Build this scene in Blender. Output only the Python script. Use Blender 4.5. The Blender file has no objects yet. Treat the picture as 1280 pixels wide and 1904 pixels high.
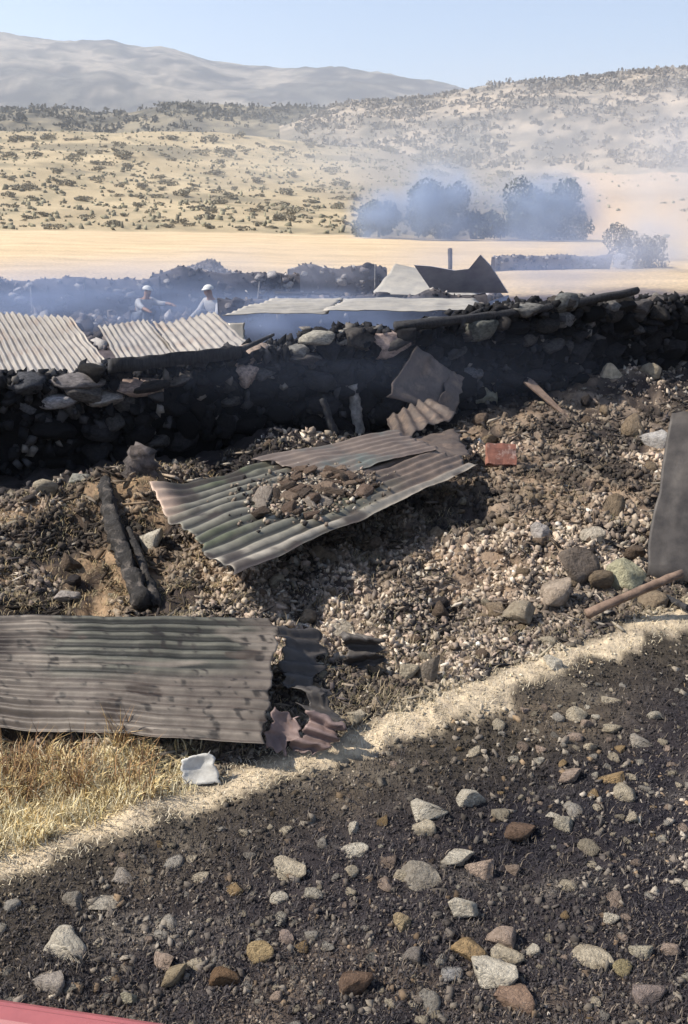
import bpy, bmesh, math
import numpy as np
from mathutils import Vector, Matrix, Euler

# ------------------------------------------------------------------ camera, sky, sun, exposure
PITCH = math.radians(19.7)
F = 1649.0                      # focal length in pixels of the 1280 x 1904 photograph
H = 2.4                         # eye height
S = bpy.context.scene
COL = S.collection
cam = bpy.data.cameras.new('camera')
cam.sensor_fit = 'VERTICAL'
cam.angle = 2 * math.atan(952 / F)
cam.clip_start = 0.05
cam.clip_end = 20000
cam_o = bpy.data.objects.new('camera', cam)
cam_o.location = (0, 0, H)
cam_o.rotation_euler = (math.pi / 2 - PITCH, 0, 0)
COL.objects.link(cam_o)
S.camera = cam_o

SUN_EL = math.radians(46)
SUN_AZ = math.radians(-90)      # clockwise from +Y: the sun stands to the left
W = bpy.data.worlds.new('World'); S.world = W; W.use_nodes = True
nt = W.node_tree
bg = nt.nodes['Background']
sky = nt.nodes.new('ShaderNodeTexSky'); sky.sky_type = 'NISHITA'; sky.sun_disc = False
sky.sun_elevation = SUN_EL; sky.sun_rotation = SUN_AZ
sky.air_density = 1.0; sky.dust_density = 0.35; sky.ozone_density = 1.3; sky.altitude = 1500
nt.links.new(sky.outputs[0], bg.inputs[0]); bg.inputs[1].default_value = 0.105
sl = bpy.data.lights.new('sun', 'SUN'); sl.energy = 4.9; sl.angle = math.radians(0.5); sl.color = (1, 0.93, 0.82)
so = bpy.data.objects.new('sun', sl); COL.objects.link(so)
sd = Vector((math.sin(SUN_AZ) * math.cos(SUN_EL), math.cos(SUN_AZ) * math.cos(SUN_EL), math.sin(SUN_EL)))
so.rotation_euler = (-sd).to_track_quat('-Z', 'Y').to_euler()
S.view_settings.view_transform = 'Standard'; S.view_settings.look = 'None'
S.view_settings.exposure = 0.75; S.view_settings.gamma = 1.0
S.view_settings.use_curve_mapping = False
S.render.engine = 'CYCLES'
S.cycles.use_denoising = True
S.cycles.max_bounces = 6; S.cycles.diffuse_bounces = 3; S.cycles.glossy_bounces = 2
S.cycles.volume_bounces = 1; S.cycles.transparent_max_bounces = 6

# ------------------------------------------------------------------ helpers
rng = np.random.default_rng(7)
CP, SP = math.cos(PITCH), math.sin(PITCH)

def ray(u, v):
    a = (u - 640) / F; b = -(v - 952) / F
    return np.array([a, CP + b * SP, -SP + b * CP])

def at_z(u, v, z):
    d = ray(u, v); k = (z - H) / d[2]
    return np.array([d[0] * k, d[1] * k, z])

def at_y(u, v, y):
    d = ray(u, v); k = y / d[1]
    return np.array([d[0] * k, y, H + d[2] * k])

def _hash(ix, iy, seed):
    h = (ix.astype(np.int64) * 374761393 + iy.astype(np.int64) * 668265263 + seed * 974711) & 0x7fffffff
    h = ((h ^ (h >> 13)) * 1274126177) & 0x7fffffff
    return ((h ^ (h >> 16)) & 0xffff) / 65535.0

def vnoise(x, y, seed=0):
    x = np.asarray(x, float); y = np.asarray(y, float)
    ix = np.floor(x); iy = np.floor(y); fx = x - ix; fy = y - iy
    fx = fx * fx * (3 - 2 * fx); fy = fy * fy * (3 - 2 * fy)
    a = _hash(ix, iy, seed); b = _hash(ix + 1, iy, seed); c = _hash(ix, iy + 1, seed); d = _hash(ix + 1, iy + 1, seed)
    return (a + (b - a) * fx) * (1 - fy) + (c + (d - c) * fx) * fy

def fbm(x, y, seed=0, oct=4):
    t = 0; amp = 0.5
    for i in range(oct):
        t = t + amp * (vnoise(np.asarray(x) * 2 ** i, np.asarray(y) * 2 ** i, seed + i * 17) * 2 - 1); amp *= 0.5
    return t

def sst(a, b, x):
    t = np.clip((x - a) / (b - a), 0, 1); return t * t * (3 - 2 * t)

def link(name, me, parent=None):
    o = bpy.data.objects.new(name, me); COL.objects.link(o)
    if parent is not None: o.parent = parent
    return o

def tag(o, label=None, cat=None, group=None, kind=None):
    if label: o['label'] = label
    if cat: o['category'] = cat
    if group: o['group'] = group
    if kind: o['kind'] = kind
    return o

def mesh_np(name, V, T, mat=None, colors=None, smooth=False):
    """V n x 3, T m x k (k = 3 or 4) -> mesh"""
    V = np.ascontiguousarray(V, np.float32); T = np.ascontiguousarray(T, np.int32)
    me = bpy.data.meshes.new(name); k = T.shape[1]
    me.vertices.add(len(V)); me.vertices.foreach_set('co', V.ravel())
    me.loops.add(T.size); me.loops.foreach_set('vertex_index', T.ravel())
    me.polygons.add(len(T)); me.polygons.foreach_set('loop_start', np.arange(0, T.size, k, dtype=np.int32))
    try: me.polygons.foreach_set('loop_total', np.full(len(T), k, np.int32))
    except Exception: pass
    if smooth: me.polygons.foreach_set('use_smooth', np.ones(len(T), bool))
    if colors is not None:
        at = me.color_attributes.new('tint', 'FLOAT_COLOR', 'POINT')
        c = np.ones((len(V), 4), np.float32); c[:, :3] = colors
        at.data.foreach_set('color', c.ravel())
    me.update(calc_edges=True); me.validate()
    if mat: me.materials.append(mat)
    return me

# ------------------------------------------------------------------ materials
def N(nt, t, **kw):
    n = nt.nodes.new(t)
    for k, v in kw.items(): setattr(n, k, v)
    return n

def material(name,  c1=(0.3, 0.3, 0.3), c2=None, scale=6.0, rough=0.9, bump=0.3, bscale=None, src='solid', metal=0.0,
             c3=None, s3=2.0, t3=(0.5, 0.62), spec=0.3, detail=6.0, bdist=0.02, stretch=None, lo=0.35, hi=0.65):
    m = bpy.data.materials.new(name); m.use_nodes = True; nt = m.node_tree; L = nt.links
    b = nt.nodes['Principled BSDF']; b.inputs['Roughness'].default_value = rough
    b.inputs['Metallic'].default_value = metal; b.inputs['Specular IOR Level'].default_value = spec
    tc = N(nt, 'ShaderNodeTexCoord'); vec = tc.outputs['Object']
    if stretch:
        mp = N(nt, 'ShaderNodeMapping'); mp.inputs['Scale'].default_value = stretch; L.new(vec, mp.inputs[0]); vec = mp.outputs[0]
    nz = N(nt, 'ShaderNodeTexNoise'); nz.inputs['Scale'].default_value = scale; nz.inputs['Detail'].default_value = detail
    nz.inputs['Roughness'].default_value = 0.65; L.new(vec, nz.inputs['Vector'])
    mr = N(nt, 'ShaderNodeMapRange'); mr.inputs[1].default_value = lo; mr.inputs[2].default_value = hi; L.new(nz.outputs[0], mr.inputs[0])
    mx = N(nt, 'ShaderNodeMix', data_type='RGBA'); L.new(mr.outputs[0], mx.inputs[0])
    if c2 is None: c2 = tuple(x * 0.6 for x in c1)
    if src == 'solid':
        mx.inputs[6].default_value = (*c1, 1); mx.inputs[7].default_value = (*c2, 1)
    else:
        if src == 'object':
            oi = N(nt, 'ShaderNodeObjectInfo'); base = oi.outputs['Color']
        else:
            at = N(nt, 'ShaderNodeAttribute', attribute_name='tint'); base = at.outputs['Color']
        for slot, cc in ((6, c1), (7, c2)):
            mm = N(nt, 'ShaderNodeMix', data_type='RGBA', blend_type='MULTIPLY'); mm.inputs[0].default_value = 1
            L.new(base, mm.inputs[6]); mm.inputs[7].default_value = (*cc, 1); L.new(mm.outputs[2], mx.inputs[slot])
    col = mx.outputs[2]
    if c3 is not None:
        n3 = N(nt, 'ShaderNodeTexNoise'); n3.inputs['Scale'].default_value = s3; n3.inputs['Detail'].default_value = 7
        n3.inputs['Roughness'].default_value = 0.7; L.new(tc.outputs['Object'], n3.inputs['Vector'])
        r3 = N(nt, 'ShaderNodeMapRange'); r3.inputs[1].default_value = t3[0]; r3.inputs[2].default_value = t3[1]; L.new(n3.outputs[0], r3.inputs[0])
        m3 = N(nt, 'ShaderNodeMix', data_type='RGBA'); L.new(r3.outputs[0], m3.inputs[0]); L.new(col, m3.inputs[6]); m3.inputs[7].default_value = (*c3, 1)
        col = m3.outputs[2]
    L.new(col, b.inputs['Base Color'])
    if bump:
        nb = N(nt, 'ShaderNodeTexNoise'); nb.inputs['Scale'].default_value = bscale or scale * 3; nb.inputs['Detail'].default_value = 5
        nb.inputs['Roughness'].default_value = 0.7
        L.new(tc.outputs['Object'], nb.inputs['Vector'])
        bp = N(nt, 'ShaderNodeBump'); bp.inputs['Strength'].default_value = bump; bp.inputs['Distance'].default_value = bdist
        L.new(nb.outputs[0], bp.inputs['Height']); L.new(bp.outputs[0], b.inputs['Normal'])
    return m

M = {}
M['ground'] = material('ground_soil', (1.25, 1.2, 1.15), (0.62, 0.6, 0.62), 9, 1.0, 0.7, 35, 'tint', bdist=0.03, spec=0.1)
M['hill'] = material('hill_scrub', (1.15, 1.15, 1.1), (0.72, 0.76, 0.78), 0.05, 1.0, 0, src='tint', spec=0.05, c3=(0.13, 0.12, 0.1), s3=0.013, t3=(0.5, 0.66))
M['stone'] = material('loose_stone', (1.15, 1.12, 1.06), (0.66, 0.63, 0.59), 2.2, 0.95, 0.8, 4, 'object', bdist=0.12, c3=(0.17, 0.14, 0.115), s3=1.6, t3=(0.56, 0.8), spec=0.15)
M['chips'] = material('rubble_chips', (1.1, 1.1, 1.1), (0.8, 0.8, 0.8), 30, 0.95, 0, src='tint', spec=0.15)
M['blade'] = material('dry_grass_blade', (1.05, 1.05, 1.05), (0.85, 0.85, 0.85), 10, 0.8, 0, src='tint', spec=0.2)
M['wallstone'] = material('sooty_wall_stone', (1.1, 1.1, 1.1), (0.45, 0.45, 0.48), 5, 0.92, 0.6, 18, 'object', bdist=0.015, c3=(0.008, 0.008, 0.0095), s3=1.2, t3=(0.5, 0.8), spec=0.08)
M['wallcore'] = material('sooty_mud_core', (0.012, 0.0118, 0.013), (0.006, 0.006, 0.007), 6, 0.95, 0.8, 22, bdist=0.03, spec=0.05)
M['char'] = material('charred_wood', (0.018, 0.017, 0.018), (0.05, 0.048, 0.05), 14, 0.85, 0.8, 40, bdist=0.015, stretch=(3, 3, 0.8))
M['charash'] = material('charred_wood_with_ash', (0.018, 0.016, 0.015), (0.05, 0.045, 0.042), 14, 0.9, 1.0, 30, bdist=0.03, c3=(0.13, 0.11, 0.095), s3=11, t3=(0.52, 0.62))
M['ashwood'] = material('ash_grey_wood', (0.32, 0.30, 0.28), (0.08, 0.075, 0.07), 10, 0.9, 0.6, 40, bdist=0.01)
M['stumpwood'] = material('burnt_stump_wood', (0.15, 0.125, 0.115), (0.04, 0.034, 0.032), 12, 0.95, 0.9, 40, bdist=0.02)
M['brownwood'] = material('brown_wood', (0.26, 0.18, 0.13), (0.12, 0.08, 0.06), 12, 0.85, 0.5, 40, bdist=0.01)
M['sheet_brown'] = material('rusted_brown_sheet', (0.20, 0.155, 0.125), (0.13, 0.1, 0.085), 3, 0.6, 0.15, 60, metal=0.15, bdist=0.004,
                            c3=(0.13, 0.14, 0.125), s3=1.3, t3=(0.5, 0.62), spec=0.4)
M['sheet_tint'] = material('stained_metal_sheet', (1.1, 1.06, 1.02), (0.72, 0.7, 0.68), 9, 0.55, 0.22, 60, src='tint', metal=0.12, bdist=0.004, spec=0.35, c3=(0.2, 0.13, 0.09), s3=7, t3=(0.66, 0.78))
M['sheet_green'] = material('weathered_green_grey_sheet', (0.36, 0.33, 0.27), (0.20, 0.20, 0.15), 3, 0.5, 0.15, 60, metal=0.25, bdist=0.004,
                            c3=(0.22, 0.15, 0.11), s3=1.6, t3=(0.5, 0.66), spec=0.4)
M['sheet_pale'] = material('galvanised_pale_sheet', (0.33, 0.295, 0.255), (0.24, 0.215, 0.195), 4, 0.5, 0.1, 60, metal=0.3, bdist=0.003,
                           c3=(0.27, 0.19, 0.14), s3=1.8, t3=(0.55, 0.72), spec=0.4)
M['sheet_white'] = material('pale_flat_sheet', (0.45, 0.41, 0.35), (0.31, 0.29, 0.265), 3, 0.5, 0.1, 60, metal=0.2, bdist=0.003, spec=0.4)
M['sheet_purple'] = material('scorched_purple_sheet', (0.13, 0.102, 0.085), (0.065, 0.05, 0.043), 7, 0.6, 0.4, 40, metal=0.2, bdist=0.005,
                             c3=(0.2, 0.145, 0.11), s3=5, t3=(0.5, 0.66), spec=0.4)
M['sheet_pink'] = material('pinkish_burnt_sheet', (0.25, 0.175, 0.155), (0.12, 0.088, 0.082), 9, 0.6, 0.25, 50, metal=0.15, bdist=0.005, spec=0.4)
M['sheet_dark'] = material('dark_torn_sheet', (0.085, 0.074, 0.066), (0.04, 0.035, 0.033), 8, 0.6, 0.3, 50, metal=0.2, bdist=0.005, spec=0.4)
M['sheet_blue'] = material('grey_blue_sheet', (0.42, 0.42, 0.46), (0.3, 0.3, 0.36), 4, 0.6, 0.1, 50, metal=0.2, bdist=0.004, spec=0.4)
M['red_tin'] = material('faded_red_tin', (0.33, 0.14, 0.095), (0.17, 0.075, 0.055), 14, 0.7, 0.4, 60, bdist=0.006, c3=(0.5, 0.33, 0.26), s3=12, t3=(0.52, 0.66))
M['white_block'] = material('weathered_white_paint', (0.62, 0.6, 0.55), (0.4, 0.38, 0.34), 14, 0.7, 0.3, 60, bdist=0.005, c3=(0.25, 0.22, 0.2), s3=9, t3=(0.6, 0.72))
M['red_paint'] = material('faded_red_car_paint', (0.36, 0.105, 0.105), (0.28, 0.08, 0.085), 9, 0.5, 0.08, 90, spec=0.5, bdist=0.002)
M['black_rubber'] = material('black_rubber', (0.02, 0.02, 0.02), (0.03, 0.03, 0.03), 20, 0.7, 0.1, 60)
M['leaf'] = material('hazy_tree_leaf', (1.1, 1.1, 1.1), (0.7, 0.7, 0.7), 0.8, 0.85, 0, src='tint', spec=0.15)
M['bark'] = material('tree_bark', (0.09, 0.07, 0.055), (0.05, 0.04, 0.03), 8, 0.9, 0.5, 20)
M['ash'] = material('pale_ash', (0.62, 0.6, 0.6), (0.4, 0.39, 0.4), 12, 0.95, 0.5, 40, bdist=0.01)

# ------------------------------------------------------------------ terrain
VN = np.array([-0.527, 0.85]); VC = 2.905      # verge line: VN . p = VC
def sdist(x, y): return VN[0] * x + VN[1] * y - VC

UCOL = [-900, 0, 320, 640, 850, 1070, 1280, 2200]
def az_of(u): d = ray(u, 362); return math.atan2(d[0], d[1])
AZC = np.array([az_of(u) for u in UCOL])
TAB = [  # r, v at each column
    (24, [540, 540, 540, 538, 535, 530, 528, 528]),
    (60, [478, 478, 480, 485, 486, 487, 488, 488]),
    (150, [432, 430, 432, 438, 443, 445, 448, 448]),
    (220, [372, 370, 372, 385, 398, 388, 388, 388]),
    (300, [302, 300, 303, 328, 352, 345, 336, 336]),
    (400, [246, 243, 244, 272, 308, 318, 318, 318]),
    (480, [262, 260, 258, 285, 318, 333, 333, 333]),
    (800, [330] * 8), (7000, [359] * 8)]
RT = np.array([t[0] for t in TAB], float)
ZT = np.zeros((len(TAB), len(UCOL)))
for i, (r, vs) in enumerate(TAB):
    for j, v in enumerate(vs):
        d = ray(UCOL[j], v); ZT[i, j] = H + r * d[2] / math.hypot(d[0], d[1])

MOUNDS = []      # x, y, radius, height
def add_mound(u, v, rad, h): p = at_z(u, v, 0); MOUNDS.append((p[0], p[1], rad, h))
add_mound(1130, 740, 0.9, 0.28); add_mound(1230, 720, 0.9, 0.22); add_mound(960, 780, 0.8, 0.15)
add_mound(250, 930, 0.5, 0.22); add_mound(100, 960, 0.7, 0.12); add_mound(1080, 1000, 0.6, 0.12)
add_mound(560, 850, 0.6, 0.2); add_mound(330, 1030, 0.5, 0.10); add_mound(640, 1230, 0.35, 0.06); add_mound(1060, 1110, 0.4, 0.06)

def G(x, y):
    x = np.asarray(x, float); y = np.asarray(y, float)
    r = np.hypot(x, y); az = np.arctan2(x, y); s = sdist(x, y)
    # near ground
    z = 0.05 * fbm(x * 0.9, y * 0.9, 3) + 0.022 * fbm(x * 5, y * 5, 9) + 0.012 * fbm(x * 16, y * 16, 21, 3)
    z = z + 0.03 * np.exp(-((s - 0.08) / 0.15) ** 2)
    rub = sst(0.25, 0.8, s) * (1 - sst(5.4, 6.2, s))
    z = z + rub * (0.10 * fbm(x * 1.3 + 5, y * 1.3, 31) + 0.10 * fbm(x * 4.5, y * 4.5, 41) + 0.05 * fbm(x * 13, y * 13, 51))
    for mx, my, rad, h in MOUNDS:
        z = z + h * np.exp(-((x - mx) ** 2 + (y - my) ** 2) / rad ** 2)
    # far ground
    rr = np.clip(r, RT[0], RT[-1] - 1); k = np.clip(np.searchsorted(RT, rr, side='right') - 1, 0, len(RT) - 2)
    t = (rr - RT[k]) / (RT[k + 1] - RT[k])
    azc = np.clip(az, AZC[0], AZC[-1] - 1e-6); j = np.clip(np.searchsorted(AZC, azc, side='right') - 1, 0, len(AZC) - 2)
    q = (azc - AZC[j]) / (AZC[j + 1] - AZC[j]); q = q * q * (3 - 2 * q)
    lo = ZT[k, j] * (1 - q) + ZT[k, j + 1] * q; hi = ZT[k + 1, j] * (1 - q) + ZT[k + 1, j + 1] * q
    zf = lo + (hi - lo) * t
    zf = zf + sst(150, 260, r) * (1.8 * fbm(x / 45, y / 45, 61) + 0.7 * fbm(x / 13, y / 13, 63)) + sst(14, 40, r) * (1 - sst(150, 200, r)) * 0.12 * fbm(x / 4, y / 4, 66)
    front = sst(-0.15, 0.25, y / np.maximum(r, 1e-6))      # behind the camera the land lies level
    zf = zf * front
    return np.where(r < 14, z, z * (1 - sst(14, 24, r)) + zf * sst(14, 24, r))

def C(r, g, b): return np.array([r, g, b])
BURNT = C(0.042, 0.037, 0.04); STRAW = C(0.58, 0.49, 0.35); DIRT = C(0.25, 0.2, 0.155); SOOT_SHADE = C(0.03, 0.027, 0.028)
FIELD = C(0.60, 0.475, 0.31); HILLC = C(0.44, 0.365, 0.235); SCRUB = C(0.20, 0.18, 0.13); PALE = C(0.56, 0.435, 0.315)

def px_of(x, y):
    dz = -H; dep = y * CP + H * SP
    return 640 + F * x / dep, 952 - F * (y * SP - H * CP) / dep
def scorch_shade(x, y):
    k = sst(.08, .34, fbm(x * 1.0 + 11, y * 1.0 + 3, 131, 4))
    for u, v, rad in ((740, 985, .42), (860, 905, .3), (1130, 800, .25), (1180, 880, .3)):  # below the long sheet, its shadow is painted in with the char
        p = at_z(u, v, 0); k = k + .9 * np.exp(-((x - p[0]) ** 2 + (y - p[1]) ** 2) / rad ** 2) * (.6 + .8 * fbm(x * 4, y * 4, 133, 3))
    return np.clip(k, 0, 1)
def ground_color(x, y):
    r = np.hypot(x, y); s = sdist(x, y); az = np.degrees(np.arctan2(x, y))
    x = np.asarray(x, float); y = np.asarray(y, float); n1 = fbm(x * 1.1, y * 1.1, 5); n2 = fbm(x * 4, y * 4, 8); n3 = fbm(x * 11, y * 11, 12)
    def mixc(a, b, t): return a + (b - a) * np.clip(t, 0, 1)[:, None]
    c = np.repeat(BURNT[None], len(x), 0)
    c = mixc(c, np.repeat(C(0.19, 0.15, 0.115)[None], len(x), 0), sst(-0.15, 0.3, n1 + 0.5 * n2 - .16 * x) * 0.6)
    c = mixc(c, np.repeat(C(0.21, 0.19, 0.165)[None], len(x), 0), sst(0.1, 0.5, fbm(x * 2.3 + 9, y * 5, 77) + .3 * n3) * 0.6)
    c = mixc(c, np.repeat(C(0.02, 0.019, 0.025)[None], len(x), 0), sst(-.1, 0.25, fbm(x * 1.6 + 2, y * 1.6, 79)) * 0.9)
    c = mixc(c, np.repeat(C(0.10, 0.085, 0.06)[None], len(x), 0), sst(-0.9, -0.1, s + 0.5 * n1) * 0.6)
    w = 0.10 * n2 + 0.06 * n3
    c = mixc(c, np.repeat(STRAW[None], len(x), 0), sst(-0.05, 0.02, s + w * 1.2 + .05 * n1) * (1 - sst(0.10, 0.19, s + w * .9 - .03 * np.clip(x, 0, 2))))
    dirt = mixc(np.repeat(DIRT[None], len(x), 0), np.repeat(C(0.27, 0.2, 0.14)[None], len(x), 0), sst(-0.1, 0.4, n1 + n3 * 0.5))
    dirt = mixc(dirt, np.repeat(C(0.32, 0.21, 0.11)[None], len(x), 0), sst(-.9, -1.5, x + .6 * n1) * .55)
    dirt = mixc(dirt, np.repeat(C(0.035, 0.03, 0.03)[None], len(x), 0), sst(-.05, 0.3, n2 - 0.4 * n1) * 0.9)
    dirt = mixc(dirt, np.repeat(C(0.03, 0.027, 0.027)[None], len(x), 0), scorch_shade(x, y) * .85)
    c = mixc(c, dirt, sst(0.14, 0.3, s + w))
    gu, gv = px_of(x, y); c = mixc(c, np.repeat(C(0.66, 0.54, 0.31)[None], len(x), 0) * (1 + .5 * n3)[:, None], sst(370, 300, gu + (gv - 1500) * .25) * sst(1390, 1440, gv) * sst(.07, .16, s + w * .5) * (1 - sst(1700, 1800, gv)) * (r < 6))
    c = mixc(c, np.repeat(SOOT_SHADE[None], len(x), 0), sst(3.6, 4.2, s + 0.5 * n1 - 0.9 * sst(-.5, 2.5, x)))          # scorched strip along and behind the wall, its ground shadow painted in
    c = mixc(c, np.repeat(C(0.10, 0.085, 0.09)[None], len(x), 0), sst(12, 15, r))
    fr = r + 3.0 * fbm(x / 2.2, y / 2.2, 71)
    c = mixc(c, np.repeat(FIELD[None], len(x), 0) * (1 + 0.22 * fbm(x / 9, y / 2.5, 73) + .1 * fbm(x / 1.5, y / 1.5, 74))[:, None], sst(20.5, 23.5, fr))
    hill = np.repeat(HILLC[None], len(x), 0) * (1 + 0.35 * fbm(x / 16, y / 16, 81))[:, None]
    hill = mixc(hill, np.repeat(SCRUB[None], len(x), 0), sst(0.1, 0.5, fbm(x / 30, y / 30, 83) + 0.6 * fbm(x / 8, y / 8, 85)) * 0.8)
    hill = mixc(hill, np.repeat(C(0.25, 0.225, 0.15)[None], len(x), 0), sst(.12, .38, fbm(x / 4.5, y / 7, 84, 3)) * .55)
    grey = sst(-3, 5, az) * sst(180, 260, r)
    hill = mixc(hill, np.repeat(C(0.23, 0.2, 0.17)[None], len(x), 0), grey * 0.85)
    palef = sst(13.2, 13.8, az + 0.6 * fbm(x / 9, y / 9, 87)) * (1 - sst(395, 405, r))
    hill = mixc(hill, np.repeat(PALE[None], len(x), 0), palef)
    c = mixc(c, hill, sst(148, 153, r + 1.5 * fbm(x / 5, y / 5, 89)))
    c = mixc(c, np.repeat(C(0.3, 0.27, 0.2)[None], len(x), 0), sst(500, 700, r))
    return np.clip(c, 0.008, 0.9)

az = np.concatenate([np.radians(np.linspace(-180, -46, 40)), np.radians(np.linspace(-45, -29, 40)), np.radians(np.linspace(-28.9, 28.9, 300)),
                     np.radians(np.linspace(29, 45, 40)), np.radians(np.linspace(46, 180, 40))[:-1]])
rad = np.concatenate([[0.05], np.geomspace(0.5, 14, 240), np.geomspace(14.3, 700, 330), np.geomspace(740, 7000, 14)])
A, R = np.meshgrid(az, rad); X = (R * np.sin(A)).ravel(); Y = (R * np.cos(A)).ravel()
na, nr = len(az), len(rad)
i, j = np.meshgrid(np.arange(nr - 1), np.arange(na), indexing='ij')
j2 = (j + 1) % na
T = np.stack([i * na + j, i * na + j2, (i + 1) * na + j2, (i + 1) * na + j], -1).reshape(-1, 4)[:, ::-1]
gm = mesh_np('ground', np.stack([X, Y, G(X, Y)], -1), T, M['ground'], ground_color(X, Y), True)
tag(link('ground', gm), kind='structure')

# far hills, each a rough heightfield from foot to crest to back
def hill(name, crest, dist, depth, c_lo, c_hi, foot_v, seed, rough=1.0):
    us = np.linspace(crest[0][0], crest[-1][0], 240); nv = 60
    cv = np.interp(us, [c[0] for c in crest], [c[1] for c in crest])
    V = []; Cc = []
    for a in range(nv):
        t = a / (nv - 1)
        rr = dist + depth * (t - 0.7)
        prof = np.where(t < 0.7, np.sin(min(t / 0.7, 1) * math.pi / 2) ** 1.3, 1 - ((t - 0.7) / 0.3) ** 2 * 0.8)
        d = np.stack([ray(u, v) for u, v in zip(us, cv)]); L = np.hypot(d[:, 0], d[:, 1])
        zc = H + dist * d[:, 2] / L; zf = H + dist * math.tan(math.atan((952 - foot_v) / F) - PITCH)
        x = rr * d[:, 0] / L; y = rr * d[:, 1] / L
        sc = dist / 12.0
        z = zf + (zc - zf) * prof + rough * dist * 0.006 * fbm(x / sc, y / sc, seed) * (1 - abs(t - 0.7) * 0.3) + rough * dist * 0.002 * fbm(x / sc * 5, y / sc * 5, seed + 4)
        if a == 0: z = z - 5
        V.append(np.stack([x, y, z], -1))
        n = fbm(x / sc * 1.6, y / sc * 1.6, seed + 9) + 0.7 * fbm(x / sc * 9, y / sc * 9, seed + 11)
        k = sst(-0.25, 0.35, n)[:, None]
        Cc.append(np.array(c_hi)[None] * (1 - k) + np.array(c_lo)[None] * k)
    V = np.concatenate(V); Cc = np.concatenate(Cc); n = len(us)
    i, j = np.meshgrid(np.arange(nv - 1), np.arange(n - 1), indexing='ij')
    T = np.stack([i * n + j, i * n + j + 1, (i + 1) * n + j + 1, (i + 1) * n + j], -1).reshape(-1, 4)
    o = link(name, mesh_np(name, V, T, M['hill'], Cc, True)); tag(o, kind='structure'); return o

hill('hill_far', [(-900, 120), (-300, 95), (0, 80), (90, 90), (200, 94), (240, 106), (320, 112), (400, 128), (480, 136), (560, 138), (640, 141), (700, 147), (760, 159), (830, 172), (950, 195), (1300, 215), (2000, 230)],
     2600, 1800, (0.04, 0.038, 0.042), (0.3, 0.25, 0.2), 330, 101, 1.5)
hill('hill_middle', [(-900, 215), (-200, 208), (0, 207), (100, 211), (180, 222), (250, 218), (300, 206), (345, 198), (430, 205), (520, 208), (600, 211), (700, 222), (800, 250), (950, 290)],
     720, 420, (0.08, 0.073, 0.057), (0.27, 0.225, 0.16), 345, 111)
hill('hill_right', [(520, 240), (620, 213), (700, 203), (760, 196), (830, 184), (900, 171), (980, 160), (1060, 157), (1120, 152), (1200, 143), (1280, 138), (1500, 128), (2200, 140)],
     640, 420, (0.16, 0.14, 0.12), (0.4, 0.325, 0.255), 350, 121)

# ------------------------------------------------------------------ stones
def ico(sub):
    bm = bmesh.new(); bmesh.ops.create_icosphere(bm, subdivisions=sub, radius=1)
    V = np.array([v.co for v in bm.verts]); T = np.array([[v.index for v in f.verts] for f in bm.faces]); bm.free()
    return V, T
ICO = {k: ico(k) for k in (1, 2, 3)}

def rock_verts(seed, sub=3, cuts=9, jit=0.05, flat=1.0, boxy=0.0):
    r = np.random.default_rng(seed); V, T = ICO[sub]; V = V.copy()
    if boxy:
        p = 2 + 8 * boxy; V = V / (np.abs(V) ** p).sum(1, keepdims=True) ** (1 / p)
    for _ in range(cuts):
        n = r.normal(size=3); n /= np.linalg.norm(n); d = r.uniform(0.38, 0.72) if not boxy else r.uniform(0.7, 1.1)
        k = V @ n - d; V = V - np.where(k > 0, k, 0)[:, None] * n
    ph = r.uniform(0, 50)
    nz = fbm(V[:, 0] * 2.3 + ph + V[:, 2] * 1.7, V[:, 1] * 2.3 - ph + V[:, 2], seed % 97, 3)
    V = V * (1 + jit * 2.2 * nz[:, None]) + r.normal(size=V.shape) * jit * (0.25 if sub == 3 else 0.6)
    V[:, 2] *= flat
    V /= np.abs(V).max(0)
    return V, T

ROCK = []
for k in range(14):
    V, T = rock_verts(300 + k, 3, 12, 0.035); ROCK.append(mesh_np('stone', V, T, M['stone']))
ROCKW = []
for k in range(12):
    V, T = rock_verts(400 + k, 3, 16, 0.06, boxy=0.35 if k % 2 else 0.12); ROCKW.append(mesh_np('wall_stone', V, T, M['wallstone']))
ROCKS = []      # light-weight rocks
for k in range(10):
    V, T = rock_verts(500 + k, 2, 9, 0.05); ROCKS.append(mesh_np('stone', V, T, M['stone']))

def place_rock(name, mesh, p, size, rot=None, color=(0.4, 0.36, 0.3), parent=None):
    o = link(name, mesh, parent); o.location = p; o.scale = size
    o.rotation_euler = rot if rot is not None else (rng.uniform(-.3, .3), rng.uniform(-.3, .3), rng.uniform(0, 6.28))
    o.color = (*color, 1); return o

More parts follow.
